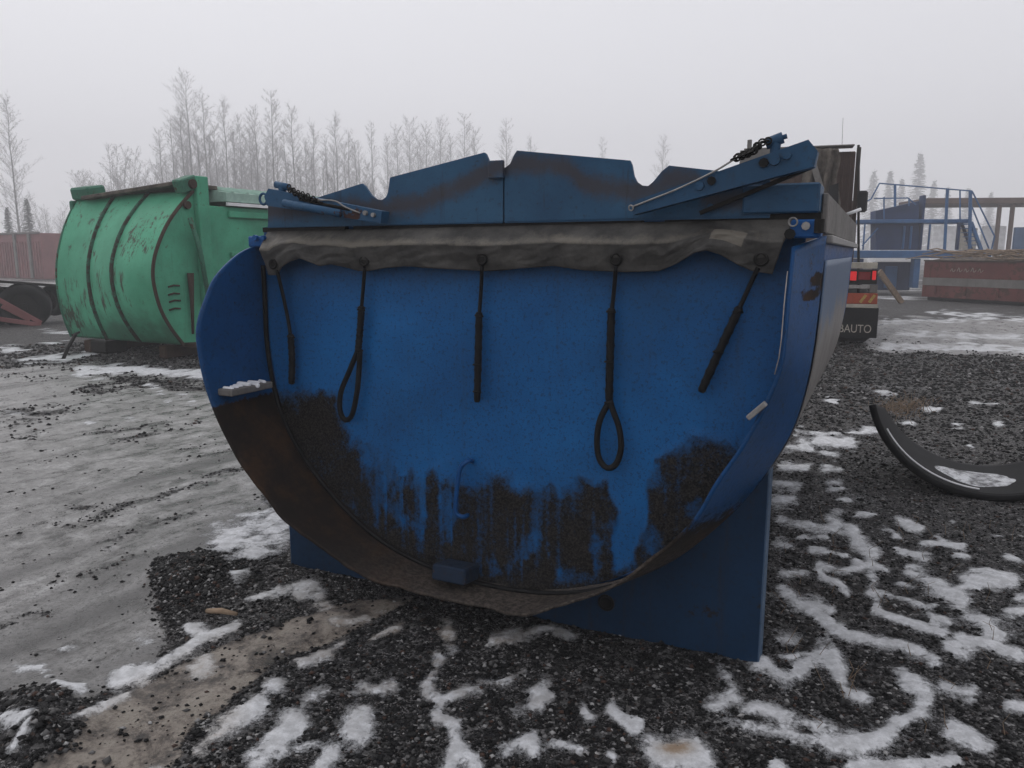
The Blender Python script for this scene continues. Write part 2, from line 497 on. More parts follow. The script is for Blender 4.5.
# ------------------------------------------------------------------ ground
PILE = [(188, 575, 38, 22), (40, 725, 45, 40)]
SNOW = []   # polylines in surveyed pixels: (points, width, strength)
def snow_from(x0, y0, sc, items):
    for pts, wd, st in items:
        SNOW.append(([(x0 + p[0] / sc, y0 + p[1] / sc) for p in pts], wd / sc, st))
snow_from(780, 490, 4.197, [
    ([(225,115),(300,165),(330,210),(400,260),(385,330),(405,380)],55,1), ([(330,300),(450,330)],40,1), ([(130,245),(280,265)],28,1),
    ([(160,310),(190,370),(280,410)],30,1), ([(160,310),(240,330),(350,330)],26,1),
    ([(20,420),(130,480),(200,540),(270,590),(400,630),(520,650),(600,690),(650,710)],58,1), ([(120,470),(210,490)],50,1),
    ([(390,430),(480,440),(600,480),(660,480)],34,1), ([(390,430),(400,500),(500,550),(600,580),(680,600)],34,1),
    ([(550,330),(650,370),(700,400),(740,440),(800,510),(860,560),(850,600),(930,600)],42,1), ([(740,410),(800,390),(830,400)],34,1),
    ([(490,250),(560,265),(630,290)],24,.9), ([(600,225),(680,215),(770,225)],32,1), ([(660,185),(690,205)],20,.8),
    ([(495,120),(580,160)],34,1), ([(430,150),(500,190)],24,.9), ([(790,330),(900,345),(1000,380)],32,1), ([(950,275),(1024,290)],22,.9),
    ([(960,505),(1040,500)],60,1), ([(1000,440),(1040,445)],30,1), ([(760,630),(900,640),(1010,690)],66,1), ([(700,650),(780,700)],40,.9),
    ([(0,120),(100,145),(250,150)],34,.65), ([(90,180),(190,190)],22,.8), ([(240,40),(290,40)],16,.8), ([(310,100),(390,95)],20,.9),
    ([(0,690),(130,670),(180,650)],30,.9), ([(490,390),(560,400)],20,.7), ([(640,530),(710,545)],40,.7), ([(740,270),(785,275)],20,.8), ([(720,130),(745,130)],12,.8), ([(890,190),(920,192)],12,.8), ([(0,600),(60,600)],40,.6), ([(0,215),(40,225)],40,.6), ([(0,330),(110,340)],34,.7)])
snow_from(600, 560, 2.415, [
    ([(390,250),(450,290),(470,270),(530,210),(560,230),(590,310),(625,330)],42,1), ([(350,360),(430,370),(520,400),(570,440),(680,430),(720,390),(770,360),(790,310),(740,280)],46,1),
    ([(270,350),(330,330)],34,.65), ([(300,380),(420,410),(540,420)],40,.7), ([(850,410),(935,450)],42,1), ([(790,490),(860,480)],30,1), ([(430,480),(450,510)],28,1), ([(840,300),(900,320)],34,1),
    ([(150,465),(225,460)],82,1), ([(30,345),(62,372)],24,1), ([(85,385),(90,400)],26,.8), ([(35,465),(38,470)],30,1),
    ([(760,20),(830,60),(880,110),(920,150),(960,180)],40,.9), ([(870,40),(1000,50)],26,1), ([(600,490),(720,500),(800,480)],36,.9), ([(990,350),(1030,360)],30,.9), ([(300,250),(310,310)],26,.5)])
snow_from(300, 560, 3.413, [
    ([(460,325),(445,430),(480,480),(460,520),(530,560),(540,640),(500,720)],48,1), ([(480,470),(540,440),(600,430)],42,1), ([(500,215),(515,290)],34,.55),
    ([(610,405),(690,405),(760,365)],34,1), ([(800,480),(845,420)],60,1), ([(970,500),(980,520)],44,1), ([(720,630),(790,590),(810,640)],64,1), ([(870,610),(970,640)],36,1),
    ([(240,270),(340,220)],26,.8), ([(660,260),(780,240),(850,220),(950,250)],30,.6), ([(130,200),(220,190)],28,.7), ([(60,130),(80,130)],40,.8), ([(0,90),(40,80)],60,1), ([(280,160),(292,160)],34,.7),
    ([(0,330),(100,300),(160,280)],36,.8), ([(200,420),(240,440),(310,430)],40,.65), ([(215,530),(190,580)],80,.85), ([(70,700),(120,640)],70,.85), ([(20,470),(100,440)],34,.55), ([(560,640),(600,700)],50,.8), ([(740,520),(760,530)],40,.5), ([(0,630),(60,610)],40,.6)])
snow_from(0, 545, 3.413, [
    ([(565,395),(640,350),(700,300),(650,275)],40,1), ([(690,310),(800,270)],36,1), ([(400,450),(510,415)],50,.95), ([(60,405),(160,400),(170,440)],26,.9), ([(190,475),(270,490)],34,.9),
    ([(40,620),(110,620),(110,670),(50,710)],38,1), ([(0,600),(10,600)],26,.9), ([(250,620),(430,500)],24,.75), ([(800,105),(840,90)],40,1), ([(840,180),(920,165)],22,.8), ([(935,470),(950,470)],50,1),
    ([(670,690),(760,610),(890,540)],62,1), ([(860,750),(940,690),(1000,600)],90,1), ([(490,745),(540,755)],44,.9), ([(680,400),(700,390)],50,.6), ([(940,150),(1030,130)],30,.8), ([(470,320),(500,315)],24,.6), ([(220,335),(270,330)],18,.6)])
snow_from(0, 330, 3.413, [
    ([(775,720),(860,680),(930,650)],110,1), ([(860,730),(950,690)],90,1), ([(270,140),(420,132),(560,142),(710,150)],30,1.1), ([(80,98),(250,92),(330,70)],20,1), ([(-20,62),(60,62)],18,1),
    ([(540,215),(560,213)],16,.9), ([(610,220),(650,217)],12,.9), ([(565,240),(575,240)],14,.9), ([(500,187),(530,182)],12,.9), ([(650,250),(670,250)],10,.8), ([(430,297),(455,294)],12,.7), ([(300,305),(320,305)],14,.6), ([(140,42),(220,40)],8,.8), ([(30,285),(90,280)],14,.6)])
snow_from(740, 380, 3.489, [
    ([(280,205),(390,215)],42,1), ([(215,225),(245,238)],34,1), ([(130,290),(230,300)],28,.9), ([(120,355),(205,365)],26,.9), ([(290,255),(345,258)],18,.9), ([(280,300),(345,310)],20,.8), ([(120,410),(165,410)],50,.8), ([(355,415),(375,415)],20,.9), ([(320,370),(345,370)],34,.8),
    ([(480,40),(555,45)],14,1), ([(805,80),(895,80)],12,1), ([(640,95),(695,98)],12,.9), ([(545,148),(610,148)],14,1), ([(400,178),(480,172)],22,1), ([(300,68),(340,70)],12,.9), ([(750,155),(775,157)],10,.9), ([(895,150),(910,150)],16,.9), ([(740,493),(755,493)],16,.9), ([(800,235),(815,238)],8,.9), ([(190,185),(300,190)],14,.7), ([(190,160),(220,160)],10,.6), ([(120,230),(190,235)],22,.6)])
snow_from(0, 0, 1, [([(880,345),(1030,348)],5,.8), ([(960,345),(1030,347)],4,1), ([(880,322),(1000,318)],3,.6), ([(930,312),(1030,318)],3,.7), ([(900,333),(1030,338)],5,.5), ([(0,347),(25,350)],4,.9), ([(40,330),(75,333)],3,.6)])

NG = 800
A0 = 1.15
s = np.linspace(-1, 1, NG)
gx = 0.2 + A0 * np.sinh(s * np.arcsinh(250 / A0))
gy = 2.9 + A0 * np.sinh(s * np.arcsinh(250 / A0))
GX, GY = np.meshgrid(gx, gy, indexing='ij')
X = GX.ravel(); Y = GY.ravel()
nearm = (np.abs(X) < 30) & (Y > 0.8) & (Y < 40)
px = np.full(X.size, -9999.0); py = px.copy()
a_, b_ = to_px(np.stack([X[nearm], Y[nearm], np.zeros(nearm.sum())], 1))
px[nearm] = a_; py[nearm] = b_
inframe = (px > -60) & (px < 1090) & (py > 300) & (py < 830)
I = np.where(inframe)[0]
wob = np.zeros(X.size)
wx = px[I] + 13 * fbm(X[I], Y[I], 6, 4, 11); wy = py[I] + 11 * fbm(X[I], Y[I], 6, 4, 12)
sn = np.full(I.size, -1.0)
for pts, wd, stg in SNOW:
    P = np.array(pts)
    m = (wx > P[:, 0].min() - 3 * wd) & (wx < P[:, 0].max() + 3 * wd) & (wy > P[:, 1].min() - 3 * wd) & (wy < P[:, 1].max() + 3 * wd)
    if not m.any(): continue
    qx, qy = wx[m], wy[m]
    d = np.full(qx.size, 1e9)
    for k in range(len(P) - 1):
        ax_, ay_ = P[k]; bx_, by_ = P[k + 1]
        vx, vy = bx_ - ax_, by_ - ay_
        t = np.clip(((qx - ax_) * vx + (qy - ay_) * vy) / (vx * vx + vy * vy + 1e-9), 0, 1)
        d = np.minimum(d, np.hypot(qx - ax_ - t * vx, qy - ay_ - t * vy))
    sn[m] = np.maximum(sn[m], (1 - d / (wd * 0.58)) * stg)
snow = np.full(X.size, -1.0)
far_sn = fbm(X, Y, 0.8, 6, 21) * 3.4 - 0.55
snow[~inframe] = far_sn[~inframe]
lumps = 1.0 * fbm(X[I], Y[I], 5.0, 4, 13) + 1.5 * fbm(X[I], Y[I], 15, 4, 14) - 0.04
dusting = -0.62 + 1.5 * fbm(X[I], Y[I], 2.6, 4, 15) + 0.5 * fbm(X[I], Y[I], 17, 3, 16) - 0.5 * (px[I] < 700)
snow[I] = np.maximum(np.maximum(sn, -0.8) * 0.95 + lumps * np.clip(1.2 + sn, 0, 1), dusting)
snow = np.clip(0.5 + 0.5 * snow, 0, 1)          # 0.5 is the edge
# ice: the grey trodden lane on the left and the streaked lane far right
def inpoly(x, y, poly):
    c = np.zeros(x.size, bool); n = len(poly); j = n - 1
    for i in range(n):
        xi, yi = poly[i]; xj, yj = poly[j]
        c ^= ((yi > y) != (yj > y)) & (x < (xj - xi) * (y - yi) / (yj - yi + 1e-12) + xi)
        j = i
    return c
wx2 = px + 26 * fbm(X, Y, 2.2, 4, 31); wy2 = py + 16 * fbm(X, Y, 2.2, 4, 32)
ice = np.zeros(X.size)
ice[inpoly(wx2, wy2, [(-400, 372), (60, 368), (235, 398), (260, 470), (268, 510), (205, 545), (160, 580), (168, 640), (150, 668), (60, 705), (20, 690), (-400, 690)])] = 1
ice[inpoly(wx2, wy2, [(20, 780), (110, 700), (170, 665), (250, 630), (330, 600), (420, 590), (330, 640), (290, 650), (240, 690), (190, 720), (150, 790)])] = 0.9
ice[inpoly(wx2, wy2, [(865, 352), (1400, 365), (1400, 322), (865, 318)])] = 0.9
ice[inpoly(wx2, wy2, [(-400, 366), (100, 362), (250, 384), (250, 392), (60, 368), (-400, 372)])] = 0.6
mud = np.zeros(X.size)
mud[inpoly(wx2, wy2, [(0, 800), (110, 690), (250, 620), (320, 595), (440, 590), (450, 640), (380, 665), (310, 650), (250, 690), (190, 800)])] = 1
dist_c = np.hypot(X, Y)
outm = ~inframe
ice[outm & (X < 0)] = (fbm(X, Y, 0.35, 4, 41)[outm & (X < 0)] > -0.05) * 0.9
ice[outm & (X >= 0)] = (fbm(X, Y, 0.3, 4, 42)[outm & (X >= 0)] > 0.12) * 0.8
def blur(a, n=2):
    a = a.reshape(NG, NG)
    for _ in range(n):
        a = (np.roll(a, 1, 0) + np.roll(a, -1, 0) + np.roll(a, 1, 1) + np.roll(a, -1, 1) + 2 * a) / 6
    return a.ravel()
TRACK = []
def tracks(x0, y0, sc, items):
    for pts, wd in items: TRACK.append(([(x0 + p[0] / sc, y0 + p[1] / sc) for p in pts], wd / sc))
tracks(0, 330, 3.413, [([(300, 345), (440, 335), (560, 315)], 22), ([(370, 378), (520, 350), (680, 305)], 12), ([(240, 605), (450, 592), (600, 540), (700, 500), (840, 462)], 20), ([(-40, 392), (60, 365), (140, 350)], 18),
    ([(215, 668), (320, 640), (410, 600)], 34), ([(340, 745), (450, 690), (560, 650), (650, 620)], 18), ([(-20, 705), (100, 670), (210, 628)], 16), ([(20, 275), (120, 290), (230, 270)], 60), ([(0, 330), (120, 320)], 20), ([(580, 640), (620, 640)], 24),
    ([(-20, 152), (80, 160), (180, 165)], 12), ([(280, 200), (450, 190), (640, 185)], 30), ([(-20, 480), (150, 440), (260, 415)], 10), ([(0, 560), (150, 530)], 9), ([(640, 400), (760, 372)], 12), ([(500, 480), (700, 420), (800, 400)], 9), ([(100, 410), (250, 395)], 8)])
tracks(0, 545, 3.413, [([(-30, 290), (80, 245), (180, 200), (290, 140)], 34), ([(-20, 150), (70, 118)], 20), ([(60, 80), (85, 76)], 12), ([(360, 360), (390, 350)], 16), ([(160, 130), (330, 70), (480, 20)], 12), ([(330, 300), (440, 255)], 10)])
trk = np.zeros(I.size)
vx_ = px[I] + 16 * fbm(X[I], Y[I], 5, 4, 17); vy_ = py[I] + 9 * fbm(X[I], Y[I], 5, 4, 18)
for pts, wd in TRACK:
    Pq = np.array(pts)
    m = (vx_ > Pq[:, 0].min() - 30) & (vx_ < Pq[:, 0].max() + 30) & (vy_ > Pq[:, 1].min() - 30) & (vy_ < Pq[:, 1].max() + 30)
    if not m.any(): continue
    qx, qy = vx_[m], vy_[m]; d = np.full(qx.size, 1e9)
    for k in range(len(Pq) - 1):
        ax_, ay_ = Pq[k]; bx_, by_ = Pq[k + 1]; ux_, uy_ = bx_ - ax_, by_ - ay_
        t = np.clip(((qx - ax_) * ux_ + (qy - ay_) * uy_) / (ux_ ** 2 + uy_ ** 2 + 1e-9), 0, 1)
        d = np.minimum(d, np.hypot(qx - ax_ - t * ux_, (qy - ay_ - t * uy_)))
    trk[m] = np.maximum(trk[m], sstep(1.0, 0.25, d / (wd * 0.6)))
ice[I] *= 1 - 0.85 * trk * sstep(-0.25, 0.12, fbm(X[I], Y[I], 8, 4, 19))
sp_px = np.exp(-(((px - 676) / 20) ** 2 + ((py - 747) / 9) ** 2) * 1.2)
ice = blur(ice, 2); mud = blur(mud, 4) + 3.2 * sp_px
nearw = np.exp(-(dist_c / 14) ** 2)
H = 0.022 * fbm(X, Y, 1.1, 4, 51) + nearw * 0.016 * (1 - 0.75 * ice) * fbm(X, Y, 14, 3, 52)
H += 0.010 * sstep(0.46, 1.0, snow) * (1 + 0.8 * fbm(X, Y, 6, 3, 53)) * np.exp(-(dist_c / 30) ** 2)
# tyre ruts in the icy lane
_d = gnd(235, 462) - gnd(60, 512); ang = math.atan2(_d[0], _d[1])
along = X * sin(ang) + Y * cos(ang); across = X * cos(ang) - Y * sin(ang)
ruts = fbm(across * 3.0, along * 0.25, 1.0, 4, 61)
H += -0.05 * ice * np.clip(ruts - 0.08, 0, 1) * nearw
pile = np.zeros(X.size)
for cx, cy, rx, ry in PILE:
    q = ((px - cx) / rx) ** 2 + ((py - cy) / ry) ** 2
    pile = np.maximum(pile, np.exp(-q * 1.2))
H += pile * 0.07 * (1 + 1.6 * fbm(X, Y, 9, 4, 71))
ice *= 1 - sstep(0.25, 0.6, pile)
# level under the parked bodies
H -= 0.012
gnd_o = grid_obj('ground', np.stack([X, Y, H], 1).reshape(NG, NG, 3), None, None, None)
tag(gnd_o, kind='structure')
brown_snow = np.exp(-(((px - 430) / 190) ** 2 + ((py - 640) / 75) ** 2)); set_attr(gnd_o.data, 'brown_snow', np.where(inframe, brown_snow, 0.2)); set_attr(gnd_o.data, 'far', sstep(4.0, 8.5, dist_c)); set_attr(gnd_o.data, 'snow', snow); set_attr(gnd_o.data, 'ice', ice); set_attr(gnd_o.data, 'mud', mud); set_attr(gnd_o.data, 'ruts', np.clip(ruts + 0.5, 0, 1))

g = G('gravel_ice_and_snow', 0.8, 0.0, 0.16)
v1 = g.voro(75); v2 = g.voro(30); v3 = g.voro(190)
col1 = g.n('ShaderNodeSeparateColor'); g.t.links.new(v1.outputs['Color'], col1.inputs[0])
stone = g.ramp(col1.outputs[0], [(0.0, (0.003, 0.003, 0.0033)), (0.5, (0.007, 0.007, 0.0075)), (0.72, (0.022, 0.022, 0.0225)), (0.88, (0.09, 0.088, 0.087)), (1.0, (0.42, 0.41, 0.40))])
stone = g.mix(g.step(col1.outputs[1], 0.93, 0.97), stone, (0.05, 0.032, 0.024))
col3 = g.n('ShaderNodeSeparateColor'); g.t.links.new(v3.outputs['Color'], col3.inputs[0])
grit = g.ramp(col3.outputs[0], [(0.0, (0.004, 0.004, 0.0045)), (0.6, (0.018, 0.0175, 0.0175)), (1.0, (0.24, 0.23, 0.23))])
big = g.noise(0.9, 5, 0.6)
gravel = g.mix(g.step(g.noise(7, 4), 0.35, 0.65), stone, grit)
col2 = g.n('ShaderNodeSeparateColor'); g.t.links.new(v2.outputs['Color'], col2.inputs[0])
gravel = g.mix(g.math('MULTIPLY', g.step(col2.outputs[0], 0.84, 0.97), 0.5), gravel, (0.15, 0.147, 0.145))
gravel = g.mix(g.math('MULTIPLY', g.step(col2.outputs[1], 0.80, 0.9), 0.7), gravel, (0.008, 0.008, 0.009))
gravel = g.mix(g.math('MULTIPLY', g.step(big, 0.56, 0.74), 0.35), gravel, (0.045, 0.034, 0.027))
gravel = g.mix(g.math('MULTIPLY', g.attr('far'), g.math('MULTIPLY', g.step(g.noise(30, 4, 0.95), 0.50, 0.56), 0.75)), gravel, (0.15, 0.145, 0.14))
def streaky(g, sc, along=0.22):
    m1 = g.n('ShaderNodeMapping'); m1.vector_type = 'TEXTURE'; m1.inputs['Rotation'].default_value = (0, 0, pi / 2 - ang)
    g.t.links.new(g.co, m1.inputs[0])
    return g.scale((along * sc, sc, sc), m1.outputs[0])
ice_n = g.math('ADD', g.math('MULTIPLY', g.noise(5.5, 9, 0.75, dist=0.4), 0.5), g.math('MULTIPLY', g.noise(1.0, 9, 0.72, co=streaky(g, 6.0, 0.4)), 0.5))
ice_s = g.noise(2.2, 7, 0.7, co=g.scale((1.0, 1.0, 1.0)))
icec = g.ramp(ice_n, [(0.40, (0.06, 0.056, 0.053)), (0.465, (0.165, 0.158, 0.152)), (0.52, (0.28, 0.273, 0.266)), (0.60, (0.43, 0.425, 0.42))])
rut = g.attr('ruts')
icec = g.mix(g.math('MULTIPLY', g.step(g.math('ADD', rut, g.math('MULTIPLY', g.math('SUBTRACT', ice_n, 0.5), 0.5)), 0.56, 0.74), 0.75), icec, (0.055, 0.052, 0.05))
icec = g.mix(g.math('MULTIPLY', g.step(g.noise(1.3, 4), 0.5, 0.7), 0.4), icec, (0.13, 0.122, 0.118))
icec = g.mix(g.math('MULTIPLY', g.step(g.noise(34, 8, 0.85), 0.50, 0.57), 0.6), icec, (0.09, 0.087, 0.085))
icec = g.mix(g.math('MULTIPLY', g.step(g.noise(60, 5, 0.85), 0.575, 0.61), 0.9), icec, (0.025, 0.025, 0.025))
mudc = g.ramp(g.math('ADD', g.math('MULTIPLY', g.noise(5, 8, 0.75, dist=0.5), 0.6), g.math('MULTIPLY', g.noise(30, 7, 0.85), 0.4)), [(0.40, (0.022, 0.017, 0.014)), (0.46, (0.075, 0.058, 0.045)), (0.52, (0.24, 0.20, 0.165)), (0.57, (0.34, 0.30, 0.25)), (0.64, (0.13, 0.10, 0.078))])
icec = g.mix(g.math('MULTIPLY', g.attr('mud'), 0.85), icec, mudc)
icem = g.step(g.math('ADD', g.attr('ice'), g.math('MULTIPLY', g.math('SUBTRACT', g.noise(9, 9, 0.85), 0.5), 2.6)), 0.36, 0.60)
c = g.mix(icem, gravel, icec)
sm = g.math('ADD', g.attr('snow'), g.math('MULTIPLY', g.math('SUBTRACT', g.noise(48, 9, 0.92), 0.5), 2.1))
snm = g.step(sm, 0.38, 0.70)
snc = g.mix(g.step(g.noise(18, 7, 0.75), 0.35, 0.7), (0.46, 0.465, 0.475), (0.74, 0.75, 0.77))
snc = g.mix(g.math('MULTIPLY', g.step(g.noise(120, 3, 0.7), 0.64, 0.72), 0.6), snc, (0.16, 0.155, 0.15))
snc = g.mix(g.math('MULTIPLY', g.attr('mud'), 0.35), snc, (0.4, 0.35, 0.29))
snc = g.mix(g.math('MULTIPLY', g.attr('brown_snow'), g.step(g.noise(14, 8, 0.8), 0.38, 0.6)), snc, (0.24, 0.215, 0.19))  # snow turned darker and browner in patches around the lower middle
snc = g.mix(g.math('MULTIPLY', g.step(g.math('ADD', g.attr('mud'), g.math('MULTIPLY', g.math('SUBTRACT', g.noise(28, 8, .85), 0.5), 7.0)), 0.9, 3.0), 0.75), snc, (0.27, 0.18, 0.11))
c = g.mix(snm, c, snc)
r = g.fmix(icem, 0.7, g.fmix(g.step(ice_n, 0.42, 0.58), 0.24, 0.6))
r = g.fmix(snm, r, 0.85)
hg = g.math('ADD', g.math('MULTIPLY', g.math('SUBTRACT', 0.6, v1.outputs['Distance']), 1.0), g.math('MULTIPLY', v3.outputs['Distance'], -0.4))
hh = g.fmix(icem, hg, g.math('ADD', g.math('MULTIPLY', ice_n, 1.2), g.math('MULTIPLY', g.noise(34, 8, 0.85), 0.8)))
hh = g.fmix(snm, hh, g.math('ADD', 0.6, g.math('MULTIPLY', g.noise(70, 5, 0.7), 0.35)))
g.l(g.math('ADD', 0.14, g.math('MULTIPLY', icem, 0.3)), g.b.inputs['Specular IOR Level'])
gnd_o.data.materials.append(g.done(c, r, g.bump(hh, 0.75, 0.014)))

# loose stones, too many to count: one object
def ground_h(xs, ys):
    fx = (np.arcsinh((xs - 0.2) / A0) / np.arcsinh(250 / A0) + 1) / 2 * (NG - 1)
    fy = (np.arcsinh((ys - 2.9) / A0) / np.arcsinh(250 / A0) + 1) / 2 * (NG - 1)
    i = np.clip(np.round(fx).astype(int), 0, NG - 1); j = np.clip(np.round(fy).astype(int), 0, NG - 1)
    k = i * NG + j
    return H[k], snow[k], ice[k], pile[k]
IV = np.array([(1, 0, 0), (-1, 0, 0), (0, 1, 0), (0, -1, 0), (0, 0, 1), (0, 0, -1)], float)
IF = np.array([(0, 2, 4), (2, 1, 4), (1, 3, 4), (3, 0, 4), (2, 0, 5), (1, 2, 5), (3, 1, 5), (0, 3, 5)])
N0 = 250000
# density falls with distance from the place the gravel shows largest
rr = 1.6 + 14.5 * RNG.random(N0) ** 1.6; th = (RNG.random(N0) - 0.5) * radians(82)
sx = rr * np.sin(th); sy = rr * np.cos(th)
extra = 14000
sx[:extra] = gnd(188, 575)[0] + RNG.normal(0, 0.17, extra); sy[:extra] = gnd(188, 575)[1] + RNG.normal(0, 0.22, extra)
sh, ss, si, sp = ground_h(sx, sy)
keep = (ss < 0.42 + 0.1 * RNG.random(N0)) & ((RNG.random(N0) > si * 0.985) | (sp > 0.3))
keep &= RNG.random(N0) < np.where(np.arange(N0) < extra, 0.6, 0.62)
sx, sy, sh, sp = sx[keep], sy[keep], sh[keep], sp[keep]
n = sx.size
size = 0.003 + 0.0085 * RNG.random(n) ** 2.4
size *= 1 + 1.6 * sstep(4.5, 12.0, np.hypot(sx, sy))
size = np.where(sp > 0.25, size * 1.15 + 0.001, size)
size = np.where(RNG.random(n) < 0.004, size + 0.010, size)
jit = 1 + 0.5 * (RNG.random((n, 6, 3)) - 0.5)
sc3 = size[:, None, None] * np.stack([0.8 + 0.7 * RNG.random(n), 0.8 + 0.7 * RNG.random(n), 0.5 + 0.4 * RNG.random(n)], 1)[:, None, :]
ca = np.cos(RNG.random(n) * 6.28)[:, None]; sa = np.sqrt(1 - ca ** 2)
V = (IV[None] * jit + 0.35 * (RNG.random((n, 6, 3)) - 0.5)) * sc3
V = np.stack([V[..., 0] * ca - V[..., 1] * sa, V[..., 0] * sa + V[..., 1] * ca, V[..., 2]], -1)
V += np.stack([sx, sy, sh + size * 0.25], 1)[:, None, :]
Fs = (IF[None] + (np.arange(n) * 6)[:, None, None]).reshape(-1, 3)
me = bpy.data.meshes.new('loose_stones')
me.vertices.add(n * 6); me.vertices.foreach_set('co', V.astype(np.float32).ravel())
me.loops.add(Fs.size); me.loops.foreach_set('vertex_index', Fs.astype(np.int32).ravel())
me.polygons.add(len(Fs)); me.polygons.foreach_set('loop_start', np.arange(0, Fs.size, 3, dtype=np.int32))
me.update(calc_edges=True)
tone = np.repeat(RNG.random(n), 6); set_attr(me, 'tone', tone); set_attr(me, 'warm', np.repeat(RNG.random(n), 6))
g = G('stones', 0.6)
c = g.ramp(g.attr('tone'), [(0.0, (0.003, 0.003, 0.0033)), (0.55, (0.008, 0.008, 0.0083)), (0.82, (0.035, 0.0345, 0.034)), (0.94, (0.13, 0.127, 0.125)), (1.0, (0.36, 0.355, 0.35))])
c = g.mix(g.step(g.attr('warm'), 0.955, 0.965), c, (0.06, 0.036, 0.028))
g.b.inputs['Specular IOR Level'].default_value = 0.2
so = link('loose_stones', me, g.done(c, 0.7))
tag(so, 'loose dark grey crushed stone scattered over the yard', 'gravel', kind='stuff')

# ------------------------------------------------------------------ the blue half-round body
FB = Frame((-0.0955, 3.325, 0.0), 25.4)
body = empty('half_round_container', FB.o, 25.4, 'large blue half-round tipper body standing on its rear frame, black asphalt crust on the tailgate', 'container')
SHELL = [(-1.17,1.66),(-1.17,1.4),(-1.17,1.15),(-1.13,.9),(-1.05,.72),(-.93,.56),(-.77,.41),(-.58,.28),(-.38,.2),(-.15,.155),(.08,.14),(.3,.155),(.5,.2),(.68,.28),(.84,.39),(.98,.53),(1.1,.68),(1.2,.85),(1.26,1.0),(1.295,1.2),(1.31,1.43),(1.32,1.66)]
LIP = [(-1.17,1.645,-.09),(-1.17,1.6,-.24),(-1.17,1.5,-.39),(-1.17,1.4,-.46),(-1.17,1.3,-.51),(-1.17,1.2,-.52),(-1.15,1.03,-.51),(-1.11,.87,-.49),(-1.03,.71,-.47),(-.93,.57,-.45),(-.8,.44,-.44),(-.65,.33,-.42),(-.49,.25,-.4),(-.31,.185,-.36),(-.12,.16,-.32),(.06,.145,-.29),(.26,.16,-.3),(.39,.2,-.3),(.62,.32,-.3),(.81,.48,-.3),(.96,.65,-.3),(1.04,.81,-.3),(1.12,.95,-.3),(1.19,1.11,-.3),(1.23,1.25,-.3),(1.235,1.45,-.27),(1.235,1.62,-.2)]
NP = 160
shp = crom(SHELL, NP)
lpp = crom(LIP, NP)
BL = 3.15
ws = np.r_[0, 0.01, np.linspace(0.2, BL, 18)]
P = np.zeros((NP, ws.size, 3)); P[:, :, 0] = shp[:, None, 0]; P[:, :, 2] = shp[:, None, 1]; P[:, :, 1] = ws[None]
grid_obj('shell', P, M['blue'], body, solid=0.012, offset=1)
# front end wall of the trough, seen only from elsewhere
MB().prism([tuple(q) for q in shp[::4]], BL - 0.03, BL - 0.018).build('end_wall', M['blue_dark'], body)
# chute lip
ts = np.linspace(0, 1, 26) ** 1.0
P = np.zeros((NP, ts.size, 3))
for j, t in enumerate(ts):
    P[:, j, 0] = shp[:, 0] * (1 - t) + lpp[:, 0] * t
    P[:, j, 2] = shp[:, 1] * (1 - t) + lpp[:, 1] * t
    P[:, j, 1] = -0.004 * (1 - t) + lpp[:, 2] * t
arc = np.linspace(0, 1, NP)[:, None]
wav = fbm(P[..., 0] * 3 + arc * 9, P[..., 1] * 3, 2.0, 3, 81)
edge_low = sstep(0.9, 0.4, P[..., 2])
P[..., 2] += wav * 0.02 * edge_low * ts[None]
P[..., 1] += ts[None] * 0.05 * fbm(arc * 22 + 0 * P[..., 0], 0 * P[..., 0], 1.0, 4, 82) * edge_low
lpx, lpy = FB.px(P.reshape(-1, 3)); lpx = lpx.reshape(NP, -1); lpy = lpy.reshape(NP, -1)
left = P[..., 0] < 0.1
gr = np.where(left, sstep(1.0, 0.86, P[..., 2]), sstep(0.95, 0.45, P[..., 2]) * 0.75)
stain = np.exp(-(((lpx - 816) / 12) ** 2 + ((lpy - 279) / 9) ** 2)) + np.exp(-(((lpx - 806) / 14) ** 2 + ((lpy - 296) / 6) ** 2))
gr = np.maximum(gr, np.where(P[..., 0] > 1, stain * 0.95, 0))
asp = sstep(0.45, 0.16, P[..., 2]) * sstep(-0.8, 0.1, P[..., 0])
asp = np.where(P[..., 0] > 0.1, sstep(0.62, 0.35, P[..., 2]), asp)
grid_obj('chute_lip', P, M['lip'], body, {'grime': gr, 'asphalt': np.clip(asp, 0, 1)}, solid=0.012, offset=1)
# pale steel line painting in the glint of the scratched upper right lip edge
e = [tuple(P[i, -1] + np.array([-0.004, -0.006, 0])) for i in range(int(NP * 0.90), NP - 3, 2)]
MB().tube(e, 0.0022, 6).build('worn_edge_glint', M['steel'], body)

# tailgate
TW = -0.10
vs = 0.165 + (1.72 - 0.165) * np.linspace(0, 1, 170) ** 1.35
ins = 0.018
order = shp[:, 1].argmin()
lv, lu = shp[:order + 1, 1][::-1], shp[:order + 1, 0][::-1]
rv, ru = shp[order:, 1], shp[order:, 0]
ul = np.interp(vs - ins, lv, lu) + ins; ur = np.interp(vs - ins, rv, ru) - 0.05
NS = 260
ss_ = np.linspace(0, 1, NS)
P = np.zeros((NS, vs.size, 3))
P[..., 0] = ul[None] * (1 - ss_[:, None]) + ur[None] * ss_[:, None]
P[..., 2] = vs[None]; P[..., 1] = TW
tpx, tpy = FB.px(P.reshape(-1, 3)); tpx = tpx.reshape(NS, -1); tpy = tpy.reshape(NS, -1)
tqx = tpx + 22 * fbm(P[..., 0], P[..., 2], 7, 5, 98)
yt = np.interp(tqx, [262,283,310,335,346,356,368,385,405,425,445,470,490,505,520,545,570,590,605,614,622,632,640,650,662,685,710,740],
                    [402,398,392,394,415,440,452,468,470,466,472,478,468,472,484,486,482,474,474,520,600,600,540,490,455,440,434,438])
